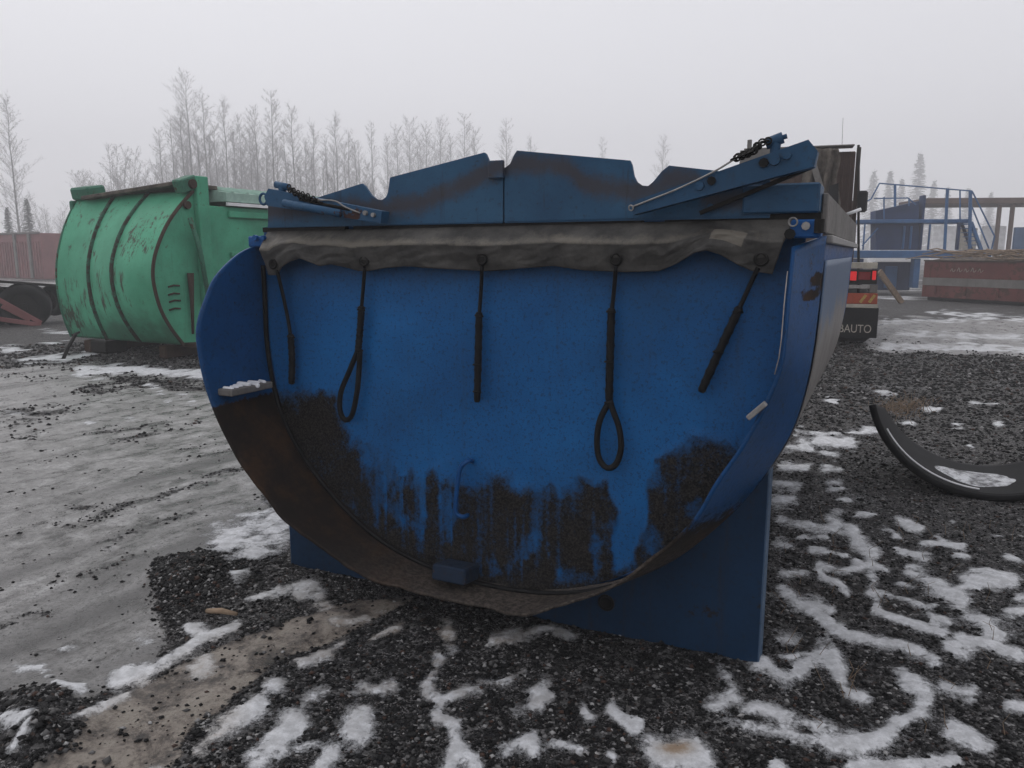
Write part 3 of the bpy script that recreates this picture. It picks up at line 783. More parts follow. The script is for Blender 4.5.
uu_, vv_ = P[..., 0], P[..., 2]
res = sstep(-14, 20, tpy - yt + 30 * fbm(uu_, vv_, 13, 5, 91)) * (0.80 + 0.5 * fbm(uu_, vv_, 7, 4, 97))
stq = fbm(uu_ * 30, vv_ * 1.6, 1.0, 4, 92)
stq = 0.6 * stq + 0.5 * fbm(uu_ * 75, vv_ * 2.2, 1.0, 3, 99)
res *= 1 - 0.38 * sstep(-0.02, 0.22, stq) * (0.4 + 1.2 * np.clip(fbm(uu_, vv_, 4, 3, 89) + .5, 0, 1)) * sstep(440, 470, tpy) * sstep(345, 352, tpx)
res *= 1 - 0.45 * sstep(0.0, 0.2, fbm(uu_ * 1.6, vv_, 8, 5, 94)) * sstep(340, 360, tpx)
rim = sstep(0.13, 0.02, vv_ - np.interp(uu_, shp[:, 0], shp[:, 1])) * sstep(0.9, 0.6, vv_)
res = np.maximum(res, rim * 0.75)
P[..., 1] -= res * (0.004 + 0.010 * (fbm(uu_, vv_, 24, 3, 95) + 0.5)) + 0.006 * fbm(uu_, vv_, 1.6, 3, 96)
tg = grid_obj('tailgate', P, M['tailgate'], body, {'residue': res}, solid=0.02, offset=-1, flip=False)
kk = [i for i in range(NP) if shp[i, 1] < 1.55 and shp[i, 0] < 0.62]
c0 = np.array([0.08, 1.2])
sp = [((shp[i, 0] - c0[0]) * 0.990 + c0[0], TW - 0.012, (shp[i, 1] - c0[1]) * 0.988 + c0[1]) for i in kk]
MB().tube(sp, 0.011, 6).build('gap_shade', M['black'], tg)  # black tube stands in for the shade in the gap round the tailgate
sp = [(p[0] * 0.985 + .001, TW - 0.004, (p[2] - 1.2) * 0.985 + 1.2) for p in sp]
# pull handle and its bracket on the tailgate
q = [FB.at(472, 461, TW - .004), FB.at(468, 461, TW - .045), FB.at(461, 467, TW - .05), FB.at(458, 480, TW - .05), FB.at(456, 500, TW - .05), FB.at(456, 513, TW - .048), FB.at(463, 517, TW - .04), FB.at(468, 515, TW - .004)]
MB().tube(crom(q, 26), 0.011, 8).build('handle', M['blue'], tg)
a = FB.at(436, 560, TW); b = FB.at(489, 560, TW)
uc = (a[0] + b[0]) / 2
MB().box((uc + 0.01, TW - 0.075, a[2] - 0.0), (0.165, 0.14, 0.07), Matrix.Rotation(radians(-10), 3, 'X'), 0.008).build('latch_bracket', M['grimy'], tg)
# lugs on the lip
lg = MB().box((-1.095, -0.33, 0.985), (0.085, 0.26, 0.03), None, 0.004).build('lug', M['board'], body)
me_ = MB()
for k in range(7):
    me_.box((-1.095 + random.uniform(-.02, .02), -0.43 + k * 0.033, 1.008 + random.uniform(-.012, .0)), (random.uniform(.03, .08), random.uniform(.015, .034), 0.02), Matrix.Rotation(random.uniform(-.3, .3), 3, 'Z'), 0.006)
tag(me_.build('snow_crust', M['snow'], lg), kind='stuff')
a = FB.at(748, 418, -0.31); b = FB.at(766, 403, -0.31)
MB().bar(a, b, 0.035, 0.018, 0.003).build('lug', M['steel'], body)

# rear support frame that carries the body
sup = MB()
cut = [(p[0], p[1] - 0.02) for p in shp if abs(p[0]) < 1.168 and p[1] < 0.86]
sup.prism([(-1.18, -0.03), (-1.18, cut[0][1] + 0.02)] + cut[::2] + [(1.18, cut[-1][1] + 0.02), (1.18, -0.03)], 0.004, 0.018)
sf = sup.build('support_plate', M['blue_dark'], body)
for sx_ in (-1.18, 1.18):
    MB().box((sx_, 0.055, 0.385), (0.012, 0.10, 0.83), None, 0.003).build('plate_flange', M['flange'], sf)
MB().box((0, 2.4, 0.07), (0.9, 0.14, 0.14), None, 0.01).build('cross_bearer', M['blue_dark'], body)
h = FB.at(606, 603, 0.0)
hm = MB(); hm.ring((h[0], 0.001, h[2]), 0.032, 0.006, (0, 1, 0)); hm.cyl((h[0], 0.0025, h[2]), (h[0], 0.0035, h[2]), 0.03)
hm.build('bolt_hole', M['black'], sf)

# cladding and top boards on the right flank
k = [i for i in range(NP) if shp[i, 0] > 0.9 and 0.60 < shp[i, 1] < 1.60]
wv = np.linspace(0.03, 2.5, 26)
P = np.zeros((len(k), wv.size, 3))
nrm = np.gradient(shp, axis=0); nrm = np.stack([nrm[:, 1], -nrm[:, 0]], 1); nrm /= np.linalg.norm(nrm, axis=1)[:, None]
P[:, :, 0] = (shp[k, 0] + nrm[k, 0] * 0.016)[:, None]; P[:, :, 2] = (shp[k, 1] + nrm[k, 1] * 0.016)[:, None]; P[:, :, 1] = wv[None]
P[..., 0] += 0.008 * fbm(P[..., 1], P[..., 2], 3, 3, 101)
grid_obj('side_cladding', P, M['clad'], body, solid=0.003, offset=1)
bd = MB(); bd.box((1.322, 1.5, 1.735), (0.02, 3.12, 0.135), None, 0.004)
bd.build('side_board', M['board'], body)
MB().box((1.335, 1.55, 1.648), (0.03, 3.06, 0.03), None, 0.004).build('side_rail', M['steel'], body)
MB().box((-1.18, 1.55, 1.76), (0.02, 3.0, 0.19), None, 0.004).build('side_board', M['teal'], body)

# top beam: steel angle, its dark tone standing for the shadow under the crest, with two gaps the sky shows through, and the crest plates over it
def seg(x0, x1, y0, y1, w):
    a = FB.at(x0, y0, w); b = FB.at(x1, y1, w); return a, b
for (x0, y0, x1, y1) in [(268, 231, 350, 229.5), (358, 229.5, 645, 223), (667, 222.5, 822, 217.5)]:
    a, b = seg(x0, x1, y0, y1, -0.09)
    MB().bar((a[0], -0.075, a[2] + 0.004), (b[0], -0.075, b[2] + 0.004), 0.10, 0.022).build('top_angle', M['black_steel'], body)
def crest(name, out, w0=-0.135, w1=-0.123):
    pts = [FB.at(x, y, w0) for x, y in out]
    return MB().prism([(p[0], p[2]) for p in pts], w0, w1).build(name, M['crest'], body)
c1 = crest('crest_plate', [(268, 227.5), (268, 203), (300, 200.5), (319, 197), (362, 183.5), (365, 186), (371, 195), (377, 199.5), (382, 200), (386, 197), (388, 192), (390, 177.5), (484, 152.5), (486, 154), (489, 161), (497, 166), (503, 166), (503, 221.5)])
c2 = crest('crest_plate', [(504.5, 221.5), (504.5, 168), (510, 164), (514, 155), (517, 150.5), (630, 160.5), (632, 165), (634, 176), (637, 182), (642, 185.5), (648, 186), (653, 182), (662, 171), (669, 165.5), (719, 171), (770, 176), (770, 214.8)], -0.137, -0.125)
a = FB.at(498, 169, -0.12); b = FB.at(511, 221, -0.12)
MB().box(((a[0] + b[0]) / 2, -0.116, (a[2] + b[2]) / 2), (b[0] - a[0], 0.008, a[2] - b[2])).build('backing_strip', M['rusty'], body)
a = FB.at(489, 161, -0.15); b = FB.at(504, 178, -0.15)
MB().box(((a[0] + b[0]) / 2, -0.152, (a[2] + b[2]) / 2), (b[0] - a[0], 0.02, a[2] - b[2]), None, 0.003).build('joint_plate', M['crest'], body)
# lower flange shelf of the crest
for c_, x0, y0, x1, y1 in ((c1, 268, 224, 503, 218.5), (c2, 505, 218.5, 770, 212.5)):
    a, b = seg(x0, x1, y0, y1, -0.13)
    MB().bar((a[0], -0.118, a[2] - 0.012), (b[0], -0.118, b[2] - 0.012), 0.03, 0.012).build('crest_flange', M['teal'], c_)
# corner box at the right end
a = FB.at(742, 214, -0.145); b = FB.at(821, 182, -0.145)
MB().box(((a[0] + b[0]) / 2, -0.07, (a[2] + b[2]) / 2), (b[0] - a[0], 0.16, b[2] - a[2]), None, 0.006).build('corner_box', M['teal'], body)
a = FB.at(700, 213, -0.165); b = FB.at(812, 167, -0.165)
MB().bar(a, b, 0.014, 0.014).build('diagonal_rod', M['black_steel'], body)

# latch arms
def arm(p0, p1, w, hts, name='latch_arm'):
    a = Vector(FB.at(*p0, w)); b = Vector(FB.at(*p1, w))
    m = MB()
    d = (b - a).normalized(); up = Vector((0, 1, 0)).cross(d)
    if up.z < 0: up = -up
    h0, h1 = hts
    out = [a - up * h0 / 2, a + up * h0 / 2, b + up * h1 / 2, b + d * 0.02, b - up * h1 / 2]
    m.prism([(p.x, p.z) for p in out], w - 0.028, w + 0.028)
    return m.build(name, M['teal'], body), a, b, d, up
ar, a, b, d, up = arm((634, 209), (812, 154), -0.20, (0.045, 0.088))
def bolt(p, w, r, mat, parent, name='bolt'):
    q = FB.at(*p, w)
    MB().cyl((q[0], w - 0.012, q[2]), (q[0], w + 0.005, q[2]), r, 8).build(name, mat, parent)
bolt((700, 186), -0.229, 0.015, M['teal'], ar); bolt((775, 160), -0.229, 0.018, M['teal'], ar); bolt((787, 155.5), -0.229, 0.014, M['teal'], ar)
bolt((764, 163), -0.2245, 0.016, M['black'], ar, 'pin_hole'); bolt((712, 181), -0.2245, 0.015, M['black'], ar, 'pin_hole'); bolt((711, 207), -0.15, 0.012, M['teal'], body)
p0 = FB.at(775, 153, -0.20); p1 = FB.at(776, 141, -0.20)
tm = MB(); tm.cyl(p0, p1, 0.017, 10); tm.tube([FB.at(766, 144, -.2), FB.at(783, 137.5, -.2)], 0.019, 10)
tm.tube([FB.at(781, 138, -.2), FB.at(787, 136, -.2)], 0.008, 8)
tm.build('t_handle', M['teal'], ar)
def chain(name, pts, parent, n, R=0.011):
    q = crom(pts, n); m = MB()
    for i in range(n):
        t = Vector(q[min(i + 1, n - 1)]) - Vector(q[max(i - 1, 0)]); t.normalize()
        nn = t.cross(Vector((0, 1, 0))) if i % 2 else t.cross(t.cross(Vector((0, 1, 0))))
        m.ring(q[i], R, 0.0032, nn, 10, 5)
    return m.build(name, M['black_steel'], parent)
chain('chain', [FB.at(768, 141, -.22), FB.at(761, 143, -.225), FB.at(755, 150, -.235), FB.at(747, 153, -.235), FB.at(738, 157, -.23)], ar, 13)
chain('chain', [FB.at(757, 146, -.24), FB.at(752, 152, -.24), FB.at(742, 156, -.235), FB.at(734, 159, -.23)], ar, 10)
cb = MB(); cb.tube(crom([FB.at(737, 157.5, -.232), FB.at(715, 171, -.236), FB.at(680, 188, -.24), FB.at(650, 200, -.235), FB.at(632, 207, -.23)], 24), 0.0035, 6)
cb.ring(FB.at(631, 208, -.235), 0.009, 0.003, (0.3, 1, 0.2)); cb.build('cable', M['steel'], ar)

al, a, b, d, up = arm((385, 217.5), (272, 197.5), -0.20, (0.05, 0.075))
bolt((366, 213), -0.2295, 0.010, M['steel'], al); bolt((374, 215), -0.2295, 0.009, M['steel'], al)
tb = MB(); tb.tube([FB.at(284, 203, -.25), FB.at(340, 213.5, -.25)], 0.017, 10); tb.build('tie_tube', M['teal'], al)
MB().tube([FB.at(300, 199.5, -.222), FB.at(350, 209.5, -.226)], 0.008, 8).build('tie_rod', M['black_steel'], al)
p0 = FB.at(283, 199, -.20); p1 = FB.at(282, 187, -.20)
tm = MB(); tm.cyl(p0, p1, 0.017, 10); tm.tube([FB.at(276, 184.5, -.2), FB.at(289, 187.5, -.2)], 0.016, 10); tm.build('t_handle', M['teal'], al)
MB().ring(FB.at(263.5, 199, -.20), 0.024, 0.006, (0.1, 1, 0)).build('hook_eye', M['teal'], al)
chain('chain', [FB.at(289, 187, -.22), FB.at(296, 192, -.225), FB.at(305, 195, -.235), FB.at(316, 200, -.235)], al, 12)
chain('chain', [FB.at(290, 190, -.23), FB.at(298, 195, -.235), FB.at(307, 199, -.235), FB.at(320, 202, -.235)], al, 12)
MB().tube(crom([FB.at(318, 200, -.236), FB.at(335, 201, -.24), FB.at(345, 207, -.24), FB.at(360, 213, -.236)], 14), 0.0035, 6).build('cable', M['steel'], al)

# hinge blocks in the upper corners
hb = MB(); a = FB.at(788, 238, -0.19); b = FB.at(820, 219, -0.19)
hb.box(((a[0] + b[0]) / 2 + 0.005, -0.14, (a[2] + b[2]) / 2), (b[0] - a[0], 0.09, b[2] - a[2]), None, 0.006)
hbo = hb.build('hinge_block', M['blue'], body)
bolt((806, 226), -0.187, 0.014, M['steel'], hbo); bolt((790, 234), -0.195, 0.018, M['black'], hbo, 'pin')
MB().ring(FB.at(793, 222, -.2), 0.014, 0.003, (.2, 1, .2)).build('ring_clip', M['steel'], hbo)
a = FB.at(816, 227, -.19)
MB().cyl((a[0] + 0.01, -0.19, a[2] - .02), (a[0] + 0.01, -0.19, a[2] + .025), 0.016).build('hinge_pin', M['black_steel'], hbo)
a = FB.at(251, 247, -0.13); b = FB.at(268, 236, -0.13)
hb2 = MB().box(((a[0] + b[0]) / 2, -0.11, (a[2] + b[2]) / 2), (b[0] - a[0], 0.08, b[2] - a[2]), None, 0.006).build('hinge_block', M['blue'], body)
bolt((256, 238), -0.155, 0.014, M['blue'], hb2); bolt((264, 238), -0.155, 0.012, M['blue'], hb2)

# rubber flap
BOT = [(268,275),(277,275),(280,268),(289,261),(299,258),(309,262),(318,266),(330,264),(343,267),(357,271),(367,271),(384,268),(404,266),(430,268),(482,271),(505,270),(520,268),(553,266),(583,270),(623,272),(659,271),(676,264),(693,253),(706,250),(719,254),(736,264),(752,271),(772,274)]
bx_ = np.array([p[0] for p in BOT], float); by_ = np.array([p[1] for p in BOT], float)
NU, NV = 280, 40
Pf = np.zeros((NU, NV, 3)); dust = np.zeros((NU, NV))
for i in range(NU):
    s0 = i / (NU - 1)
    xb = 268 + (772 - 268) * s0
    yb = np.interp(xb, bx_, by_)
    xt = 268 + (795 - 268) * s0
    yt_ = 231.5 + (219 - 231.5) * s0
    low = (yb - np.interp(xb, [268, 772], [272, 270])) / 20.0       # -1 where the hem is hitched up
    T = FB.at(xt, yt_, -0.12); B = FB.at(xb, yb, -0.165 - 0.05 * max(0, -low))
    pillow = 0.012 * fbm(np.array([s0 * 30]), np.array([3.0]), 1, 3, 111)[0]
    for j in range(NV):
        t = j / (NV - 1)
        fold = 0.42 + 0.05 * fbm(np.array([s0 * 9]), np.array([7.0]), 1, 3, 114)[0]
        out = -0.12 - 0.070 * min(1, t / fold) + 0.035 * max(0, (t - fold) / (1 - fold)) - 0.05 * max(0, -low) * sstep(0.2, 1, t) + pillow * t
        out += 0.026 * (abs(fbm(np.array([s0 * 17 + t * 1.5]), np.array([t * 2.5]), 1, 4, 112)[0]) - .12) * sstep(0, .3, t)
        Pf[i, j] = (T[0] * (1 - t) + B[0] * t, out, T[2] * (1 - t) + B[2] * t)
        dust[i, j] = (0.6 + 1.3 * fbm(np.array([s0 * 7]), np.array([2.0]), 1, 3, 113)[0]) * np.exp(-((t - 0.40) / 0.12) ** 2) * sstep(.0, .28, s0) * sstep(.9, .7, s0) + 0.55 * sstep(0.0, fold, t) * (t < fold + .03) + 0.35 * sstep(.26, 0, s0) - 0.35 * (t > fold + .03)
        # clean beige patch near the right end
        if 0.862 < s0 < 0.925 and 0.32 < t < 0.62: dust[i, j] = 1.3
flap = grid_obj('rubber_flap', Pf, M['flap'], body, {'dust': dust}, solid=0.006, offset=0)
for (x, y) in [(273, 264), (364, 261), (482, 259), (616, 259), (761, 259)]:
    q = FB.at(x, y, -0.19)
    wloc = Pf[..., 1].ravel()[np.argmin((Pf[..., 0].ravel() - q[0]) ** 2 + (Pf[..., 2].ravel() - q[2]) ** 2)]
    q = FB.at(x, y, wloc - 0.006)
    m = MB(); m.ring(q, 0.020, 0.006, (0, 1, 0)); m.cyl((q[0], q[1] + 0.001, q[2]), (q[0], q[1] + 0.0022, q[2]), 0.017)
    m.build('eyelet', M['black_steel'], flap)

# rubber straps hanging over the tailgate
def strap(thin, thick, loop=None, clips=()):
    w0 = -0.135
    m = MB(); m.tube(crom([FB.at(*p, w0 if i else -0.165) for i, p in enumerate(thin)], 12), 0.0085, 8)
    o = m.build('strap', M['black'], body)
    m = MB(); q = crom([FB.at(*p, w0 - 0.002) for p in thick], 34)
    m.tube(q, [0.011] + [0.0145 + (0.0022 if k % 4 == 0 else 0.0) + random.uniform(0, .0012) for k in range(32)] + [0.011], 9)
    m.build('strap_sleeve', M['black'], o)
    if loop:
        m = MB(); m.tube(crom([FB.at(*p, w0 - 0.004) for p in loop], 40), 0.0125, 8); m.build('strap_loop', M['black'], o)
    for p in clips:
        m = MB(); m.ring(FB.at(*p, w0 - 0.004), 0.016, 0.004, (0, 0.25, 1), 12, 6); m.build('clip', M['black_steel'], o)
strap([(277, 270), (284, 300), (289, 325), (291, 342)], [(290.5, 334), (292, 360), (291.5, 384)], None, [(291, 337)])
strap([(365, 266), (363, 290), (361, 315)], [(361.5, 306), (360, 330), (358, 352)], [(359, 348), (349, 372), (341, 392), (340, 410), (345, 420), (352, 415), (357, 392), (359, 370), (360, 350)], [(361, 310), (359, 350)])
strap([(482, 266), (481, 290), (479, 318)], [(479, 312), (478, 360), (477, 402)], None, [(479, 316), (477, 365), (477, 392)])
strap([(616, 266), (614, 290), (611, 318)], [(611.5, 308), (610, 360), (609, 402)], [(609, 402), (600, 420), (597, 440), (599, 458), (607, 468), (616, 464), (621, 448), (619, 428), (612, 408), (610, 400)], [(611, 312), (609, 362), (609, 403)])
strap([(758, 268), (750, 285), (736, 316)], [(740, 307), (720, 350), (701, 392)], None, [(738, 312), (718, 352)])

# ------------------------------------------------------------------ green container
gr0 = gnd(183, 345, 0.22)
GA = 26.5
FG = Frame((gr0[0], gr0[1], 0.0), GA)
lft = gnd(79, 337, 0.22)
GW = 1.075 * float(np.linalg.norm((lft - gr0)[:2]))
green = empty('rounded_container', FG.o, GA, 'faded green steel container with a rounded ribbed end and rust streaks', 'container')
# rim profiles (along, up) on the right and left ends, measured on each side plane
RR = [(193, 191), (178, 208), (165, 228), (156, 252), (153, 272), (155, 290), (161, 310), (171, 328), (184, 345)]
rr_ = np.array([FG.atu(x, y, 0.0) for x, y in RR])[:, 1:]
prof = crom(rr_, 60)
back = prof[0, 0]
NUg = 90
P = np.zeros((NUg, 60, 3))
for i in range(NUg):
    t = i / (NUg - 1)
    k_ = 1 - 0.5 * sstep(0.15, 0.9, t)           # the far-left end is less bulged
    P[i, :, 0] = -GW * t
    P[i, :, 1] = prof[-1, 0] * (1 - k_) * np.linspace(0, 1, 60) + back * (1 - k_) * np.linspace(1, 0, 60) + prof[:, 0] * k_
    P[i, :, 2] = prof[:, 1]
P[..., 1] += 0.012 * fbm(P[..., 0] * 2, P[..., 2] * 2, 1, 3, 121)
g = G('green_barrel_paint', 0.5)
big = g.noise(1.2, 4); fine = g.noise(22, 6, 0.75)
c = g.mix(g.step(big, 0.3, 0.7), (0.06, 0.29, 0.17), (0.10, 0.42, 0.255))
st = g.noise(1.6, 7, 0.75, co=g.scale((9, 9, 0.9)))
reg = g.noise(1.1, 3)
c = g.mix(g.math('MULTIPLY', g.step(g.math('ADD', st, g.math('MULTIPLY', g.math('SUBTRACT', reg, 0.5), 0.7)), 0.56, 0.66), 0.9), c, (0.05, 0.032, 0.024))
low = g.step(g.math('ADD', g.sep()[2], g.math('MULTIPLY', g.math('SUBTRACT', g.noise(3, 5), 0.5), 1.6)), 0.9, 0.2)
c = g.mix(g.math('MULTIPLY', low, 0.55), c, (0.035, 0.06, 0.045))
c = g.mix(g.math('MULTIPLY', g.step(fine, 0.6, 0.68), 0.6), c, (0.06, 0.06, 0.045))
M['barrel'] = g.done(c, 0.5, g.bump(fine, 0.2, 0.01))
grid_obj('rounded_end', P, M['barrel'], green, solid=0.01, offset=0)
def rib(t):
    i = int(t * (NUg - 1)); q = P[i]
    m = MB(); m.tube([tuple(p + np.array([0, -0.012, 0])) for p in q], 0.035, 6, True, False)
    m.build('rib', M['rib'], green)
for t in (0.36, 0.66): rib(t)
m = MB(); m.tube([tuple(p + np.array([0.004, -0.004, 0])) for p in P[0]], 0.026, 6, True, False); m.build('end_rim', M['rusty'], green)
m = MB(); m.tube([tuple(p) for p in P[-1]], 0.022, 6, True, False); m.build('end_rim', M['green_trim'], green)
# right side: end cheek then long flat wall
cheek = [tuple(p) for p in prof[::2]]
ymax = 4.6
top = prof[0, 1]; bot = prof[-1, 1]
m = MB(); m.prism(cheek + [(max(back, prof[-1, 0]) + 0.25, bot), (max(back, prof[-1, 0]) + 0.25, top)], -0.03, -0.012, axis=0)
m.build('side_cheek', M['green'], green)
y0 = max(back, prof[-1, 0]) + 0.25
MB().box((-0.02, (y0 + ymax) / 2, (top + bot) / 2 - 0.1), (0.04, ymax - y0, top - bot - 0.2), None, 0.01).build('side_wall', M['green'], green)
MB().box((-GW + 0.02, (y0 + ymax) / 2, (top + bot) / 2), (0.04, ymax - y0, top - bot), None, 0.01).build('side_wall', M['green'], green)
MB().box((-GW / 2, ymax, (top + bot) / 2), (GW, 0.05, top - bot), None, 0.01).build('end_wall', M['green'], green)
for z, hgt in ((top - 0.32, 0.10), (top - 0.95, 0.08), (bot + 0.5, 0.09)):
    MB().box((0.03, (y0 + ymax) / 2 + .2, z), (0.06, ymax - y0 - 0.4, hgt), None, 0.012).build('side_rail', M['green'], green)
# corner posts, hinge blocks, brace
p = FG.atu(197, 178, 0.0)
MB().box((0.035, y0 - 0.13, (p[2] + bot) / 2 + .3), (0.10, 0.22, p[2] - bot - .55), None, 0.012).build('corner_post', M['green'], green)
MB().box((-0.07, y0 - 0.32, p[2] - 0.10), (0.22, 0.30, 0.20), Matrix.Rotation(0.35, 3, 'X'), 0.02).build('hinge_block', M['green_trim'], green)
MB().cyl((0.0, y0 - 0.30, p[2] - 0.1), (0.08, y0 - 0.30, p[2] - 0.1), 0.07).build('hinge_pin', M['rusty'], green)
e_ = P[-1, 0]
MB().box((-GW + 0.22, e_[1] + 0.02, top + 0.06), (0.46, 0.34, 0.20), Matrix.Rotation(0.2, 3, 'X'), 0.03).build('hinge_block', M['green_trim'], green)
MB().box((-GW - 0.02, P[-1, 5][1] + 0.05, P[-1, 5][2]), (0.08, 0.2, 0.16), None, 0.02).build('side_lug', M['green_trim'], green)
MB().tube([FG.atu(190, 218, 0.10), FG.atu(200, 250, 0.10), FG.atu(209, 300, 0.10)], 0.035, 8).build('brace_tube', M['green_trim'], green)
MB().tube([FG.atu(190.5, 273, 0.04), FG.atu(192, 300, 0.04), FG.atu(193, 334, 0.04)], [0.05, 0.03, 0.02], 8).build('latch_rod', M['rusty'], green)
bx = FG.atu(187, 205, 0.02); MB().cyl((0.0, bx[1], bx[2]), (0.05, bx[1], bx[2]), 0.06, 10).build('bolt', M['rusty'], green)
# scuffs under the cheek, raised weld beads
for x, y in ((174, 286), (174, 294), (175, 301), (175, 309)):
    q = FG.atu(x, y, 0.002); MB().tube([(0.0, q[1] - 0.10, q[2] - .01), (0.004, q[1], q[2] + .012), (0.0, q[1] + 0.10, q[2])], 0.014, 6).build('weld_bead', M['rusty'], green)
# lid
MB().box((-GW / 2 + .05, y0 + 0.0, top + 0.03), (GW - 0.55, 0.9, 0.06), Matrix.Rotation(-0.07, 3, 'Y'), 0.01).build('end_hood', M['canvas'], green)
lm = MB(); lm.prism([(0.05, top - 0.12), (0.05, top + 0.02), (-GW / 2, top + 0.22), (-GW, top + 0.02), (-GW, top - 0.12)], y0 + 0.35, ymax)
M['lidm'] = plain('pale_green_lid', (0.32, 0.47, 0.40), 0.5, var=.15, sc=8)
lid = lm.build('lid', M['lidm'], green)
for k_ in range(12):
    yy = y0 + 0.5 + k_ * (ymax - y0 - 0.6) / 11
    MB().bar((0.05, yy, top + 0.03), (-GW / 2, yy, top + 0.23), 0.05, 0.03).build('lid_rib', M['lidm'], lid)
MB().bar((0.06, y0 + .35, top - 0.16), (0.06, ymax, top - 0.16), 0.05, 0.05).build('lid_edge', M['white'], lid)
# skids
for u in (-0.35, -GW + 0.55):
    MB().box((u, 2.2, 0.10), (0.16, 4.6, 0.2), None, 0.02).build('skid', M['rusty'], green)
MB().box((-0.1, prof[-1, 0] + 0.35, 0.2), (0.5, 0.5, 0.07), None, 0.01).build('base_plate', M['rusty'], green)
for u in (-GW + 0.75,):
    MB().box((u, 0.12, 0.10), (0.5, 0.4, 0.2), None, 0.02).build('foot', M['black_steel'], green)
# steel stake leaning by it
a = gnd(62, 358); b = atY(76, 334, a[1] + 0.15)
m = MB(); m.tube([a - np.array([0, 0, .05]), (a + b) / 2, b], 0.028, 7); m.tube([b + np.array([-0.06, 0, -.02]), b + np.array([.06, 0, .03])], 0.02, 6)
tag(m.build('stake', M['black_steel']), 'thin black stake leaning out of the ground beside the green container', 'stake')

# ------------------------------------------------------------------ far-left things
FR = Frame(gnd(44, 279.5), 36)
rc = empty('ribbed_container', FR.o, 36, 'hazy pale red ribbed container behind the green one at the left edge', 'container')
LW = 9.0
rw = MB().box((-LW / 2, 2.0, 1.4), (LW, 4.0, 2.8), None, 0.03).build('wall', M['pink'], rc)
for k_ in range(24):
    MB().box((-0.2 - k_ * 0.37, -0.03, 1.2), (0.12, 0.06, 2.2), None, 0.015).build('rib', M['pink'], rc)
MB().box((-LW / 2, -0.04, 2.82), (LW + .1, 0.14, 0.12), None, 0.02).build('top_rail', M['board'], rc)
for k_ in (-1.35, -3.4): MB().box((k_, -0.08, 1.4), (0.3, 0.1, 2.7), None, 0.02).build('post', M['board'], rc)

tro = gnd(28, 325)
FT = Frame(tro, -40)
tr = empty('drawbar_trailer', FT.o, -40, 'low red drawbar trailer with big black wheels lying beyond the green container', 'trailer')
def wheel(parent, c, axis, R, wd):
    m = MB(); c = Vector(c); ax_ = Vector(axis).normalized()
    prof_ = [(R * .58, -wd / 2), (R * .9, -wd / 2), (R, -wd / 2 * .75), (R, wd / 2 * .75), (R * .9, wd / 2), (R * .58, wd / 2)]
    s_ = ax_.orthogonal().normalized(); t_ = ax_.cross(s_); n_ = 28
    vs_ = []; fs_ = []
    for i in range(n_):
        e_ = s_ * cos(2 * pi * i / n_) + t_ * sin(2 * pi * i / n_)
        vs_ += [c + e_ * r_ + ax_ * w_ for r_, w_ in prof_]
    k_ = len(prof_)
    for i in range(n_):
        for j in range(k_):
            fs_.append((i * k_ + j, ((i + 1) % n_) * k_ + j, ((i + 1) % n_) * k_ + (j + 1) % k_, i * k_ + (j + 1) % k_))
    m.add(vs_, fs_, True)
    wo_ = m.build('wheel', M['black'], parent)
    h_ = MB(); h_.cyl(c - ax_ * wd * .35, c + ax_ * wd * .35, R * .59, 20); h_.cyl(c - ax_ * wd * .5, c + ax_ * wd * .5, R * .18, 12); h_.build('rim', M['black_steel'], wo_)
wheel(tr, FT.at(25, 306, 0.3), (0.35, 1, 0.12), 0.52, 0.4)
wheel(tr, FT.at(56, 300, 0.9), (0.9, 0.5, 0.1), 0.36, 0.34)
wheel(tr, FT.at(-12, 306, 0.8), (0.35, 1, 0.12), 0.5, 0.4)
for p0, p1 in (((-8, 296), (41, 323)), ((-8, 318), (41, 325)), ((2, 306), (30, 320))):
    MB().bar(FT.at(*p0, -0.15), FT.at(*p1, -0.15), 0.09, 0.10, 0.01).build('drawbar', M['pink'], tr)
MB().bar(FT.at(-20, 280, 0.5), FT.at(62, 286, 0.7), 1.0, 0.06, 0.01).build('deck', M['black_steel'], tr)
MB().bar(FT.at(-20, 292, 0.9), FT.at(50, 296, 0.9), 0.3, 0.3, 0.01).build('side_beam', M['black_steel'], tr)

# ------------------------------------------------------------------ truck behind on the right
TY = 13.6
tc = atY(809, 340, TY)
FK = Frame((tc[0], tc[1], 0.0), 18)
tk = empty('tipper_truck', FK.o, 18, 'brown-bodied truck seen from behind with lit red tail lamps and a lettered black mudflap', 'truck')
def rect(x0, y0, x1, y1, w, th, name, mat, parent, bev=0.008):
    a = FK.at(x0, y1, w); b = FK.at(x1, y0, w)
    return MB().box(((a[0] + b[0]) / 2, w + th / 2, (a[2] + b[2]) / 2), (abs(b[0] - a[0]), th, abs(b[2] - a[2])), None, bev).build(name, mat, parent)
a = FK.at(742, 262, 0.25); b = FK.at(857, 150, 0.25)
bxw = MB().box(((a[0] + b[0]) / 2, 3.2, (a[2] + b[2]) / 2), (b[0] - a[0], 5.6, b[2] - a[2]), None, 0.02).build('box_body', M['brown'], tk)
npl = 17
for k_ in range(npl):
    x = 742 + (857 - 742) * (k_ + 0.5) / npl
    rect(x - 2.9, 152, x + 2.9, 260, 0.37, 0.03 + 0.012 * (k_ % 2), 'plank', M['brown'], bxw, 0.004)
rect(744, 144, 855, 150, 0.15, 0.35, 'top_rail', M['board'], bxw)
rect(853, 147, 857.5, 262, 0.20, 0.1, 'corner_post', M['rusty'], bxw)
rect(739, 149, 776, 172, 0.1, 0.15, 'headboard', M['board'], bxw)
rect(747, 139.5, 752, 149, 0.05, 0.1, 'marker_post', M['board'], bxw)
gm_ = MB()
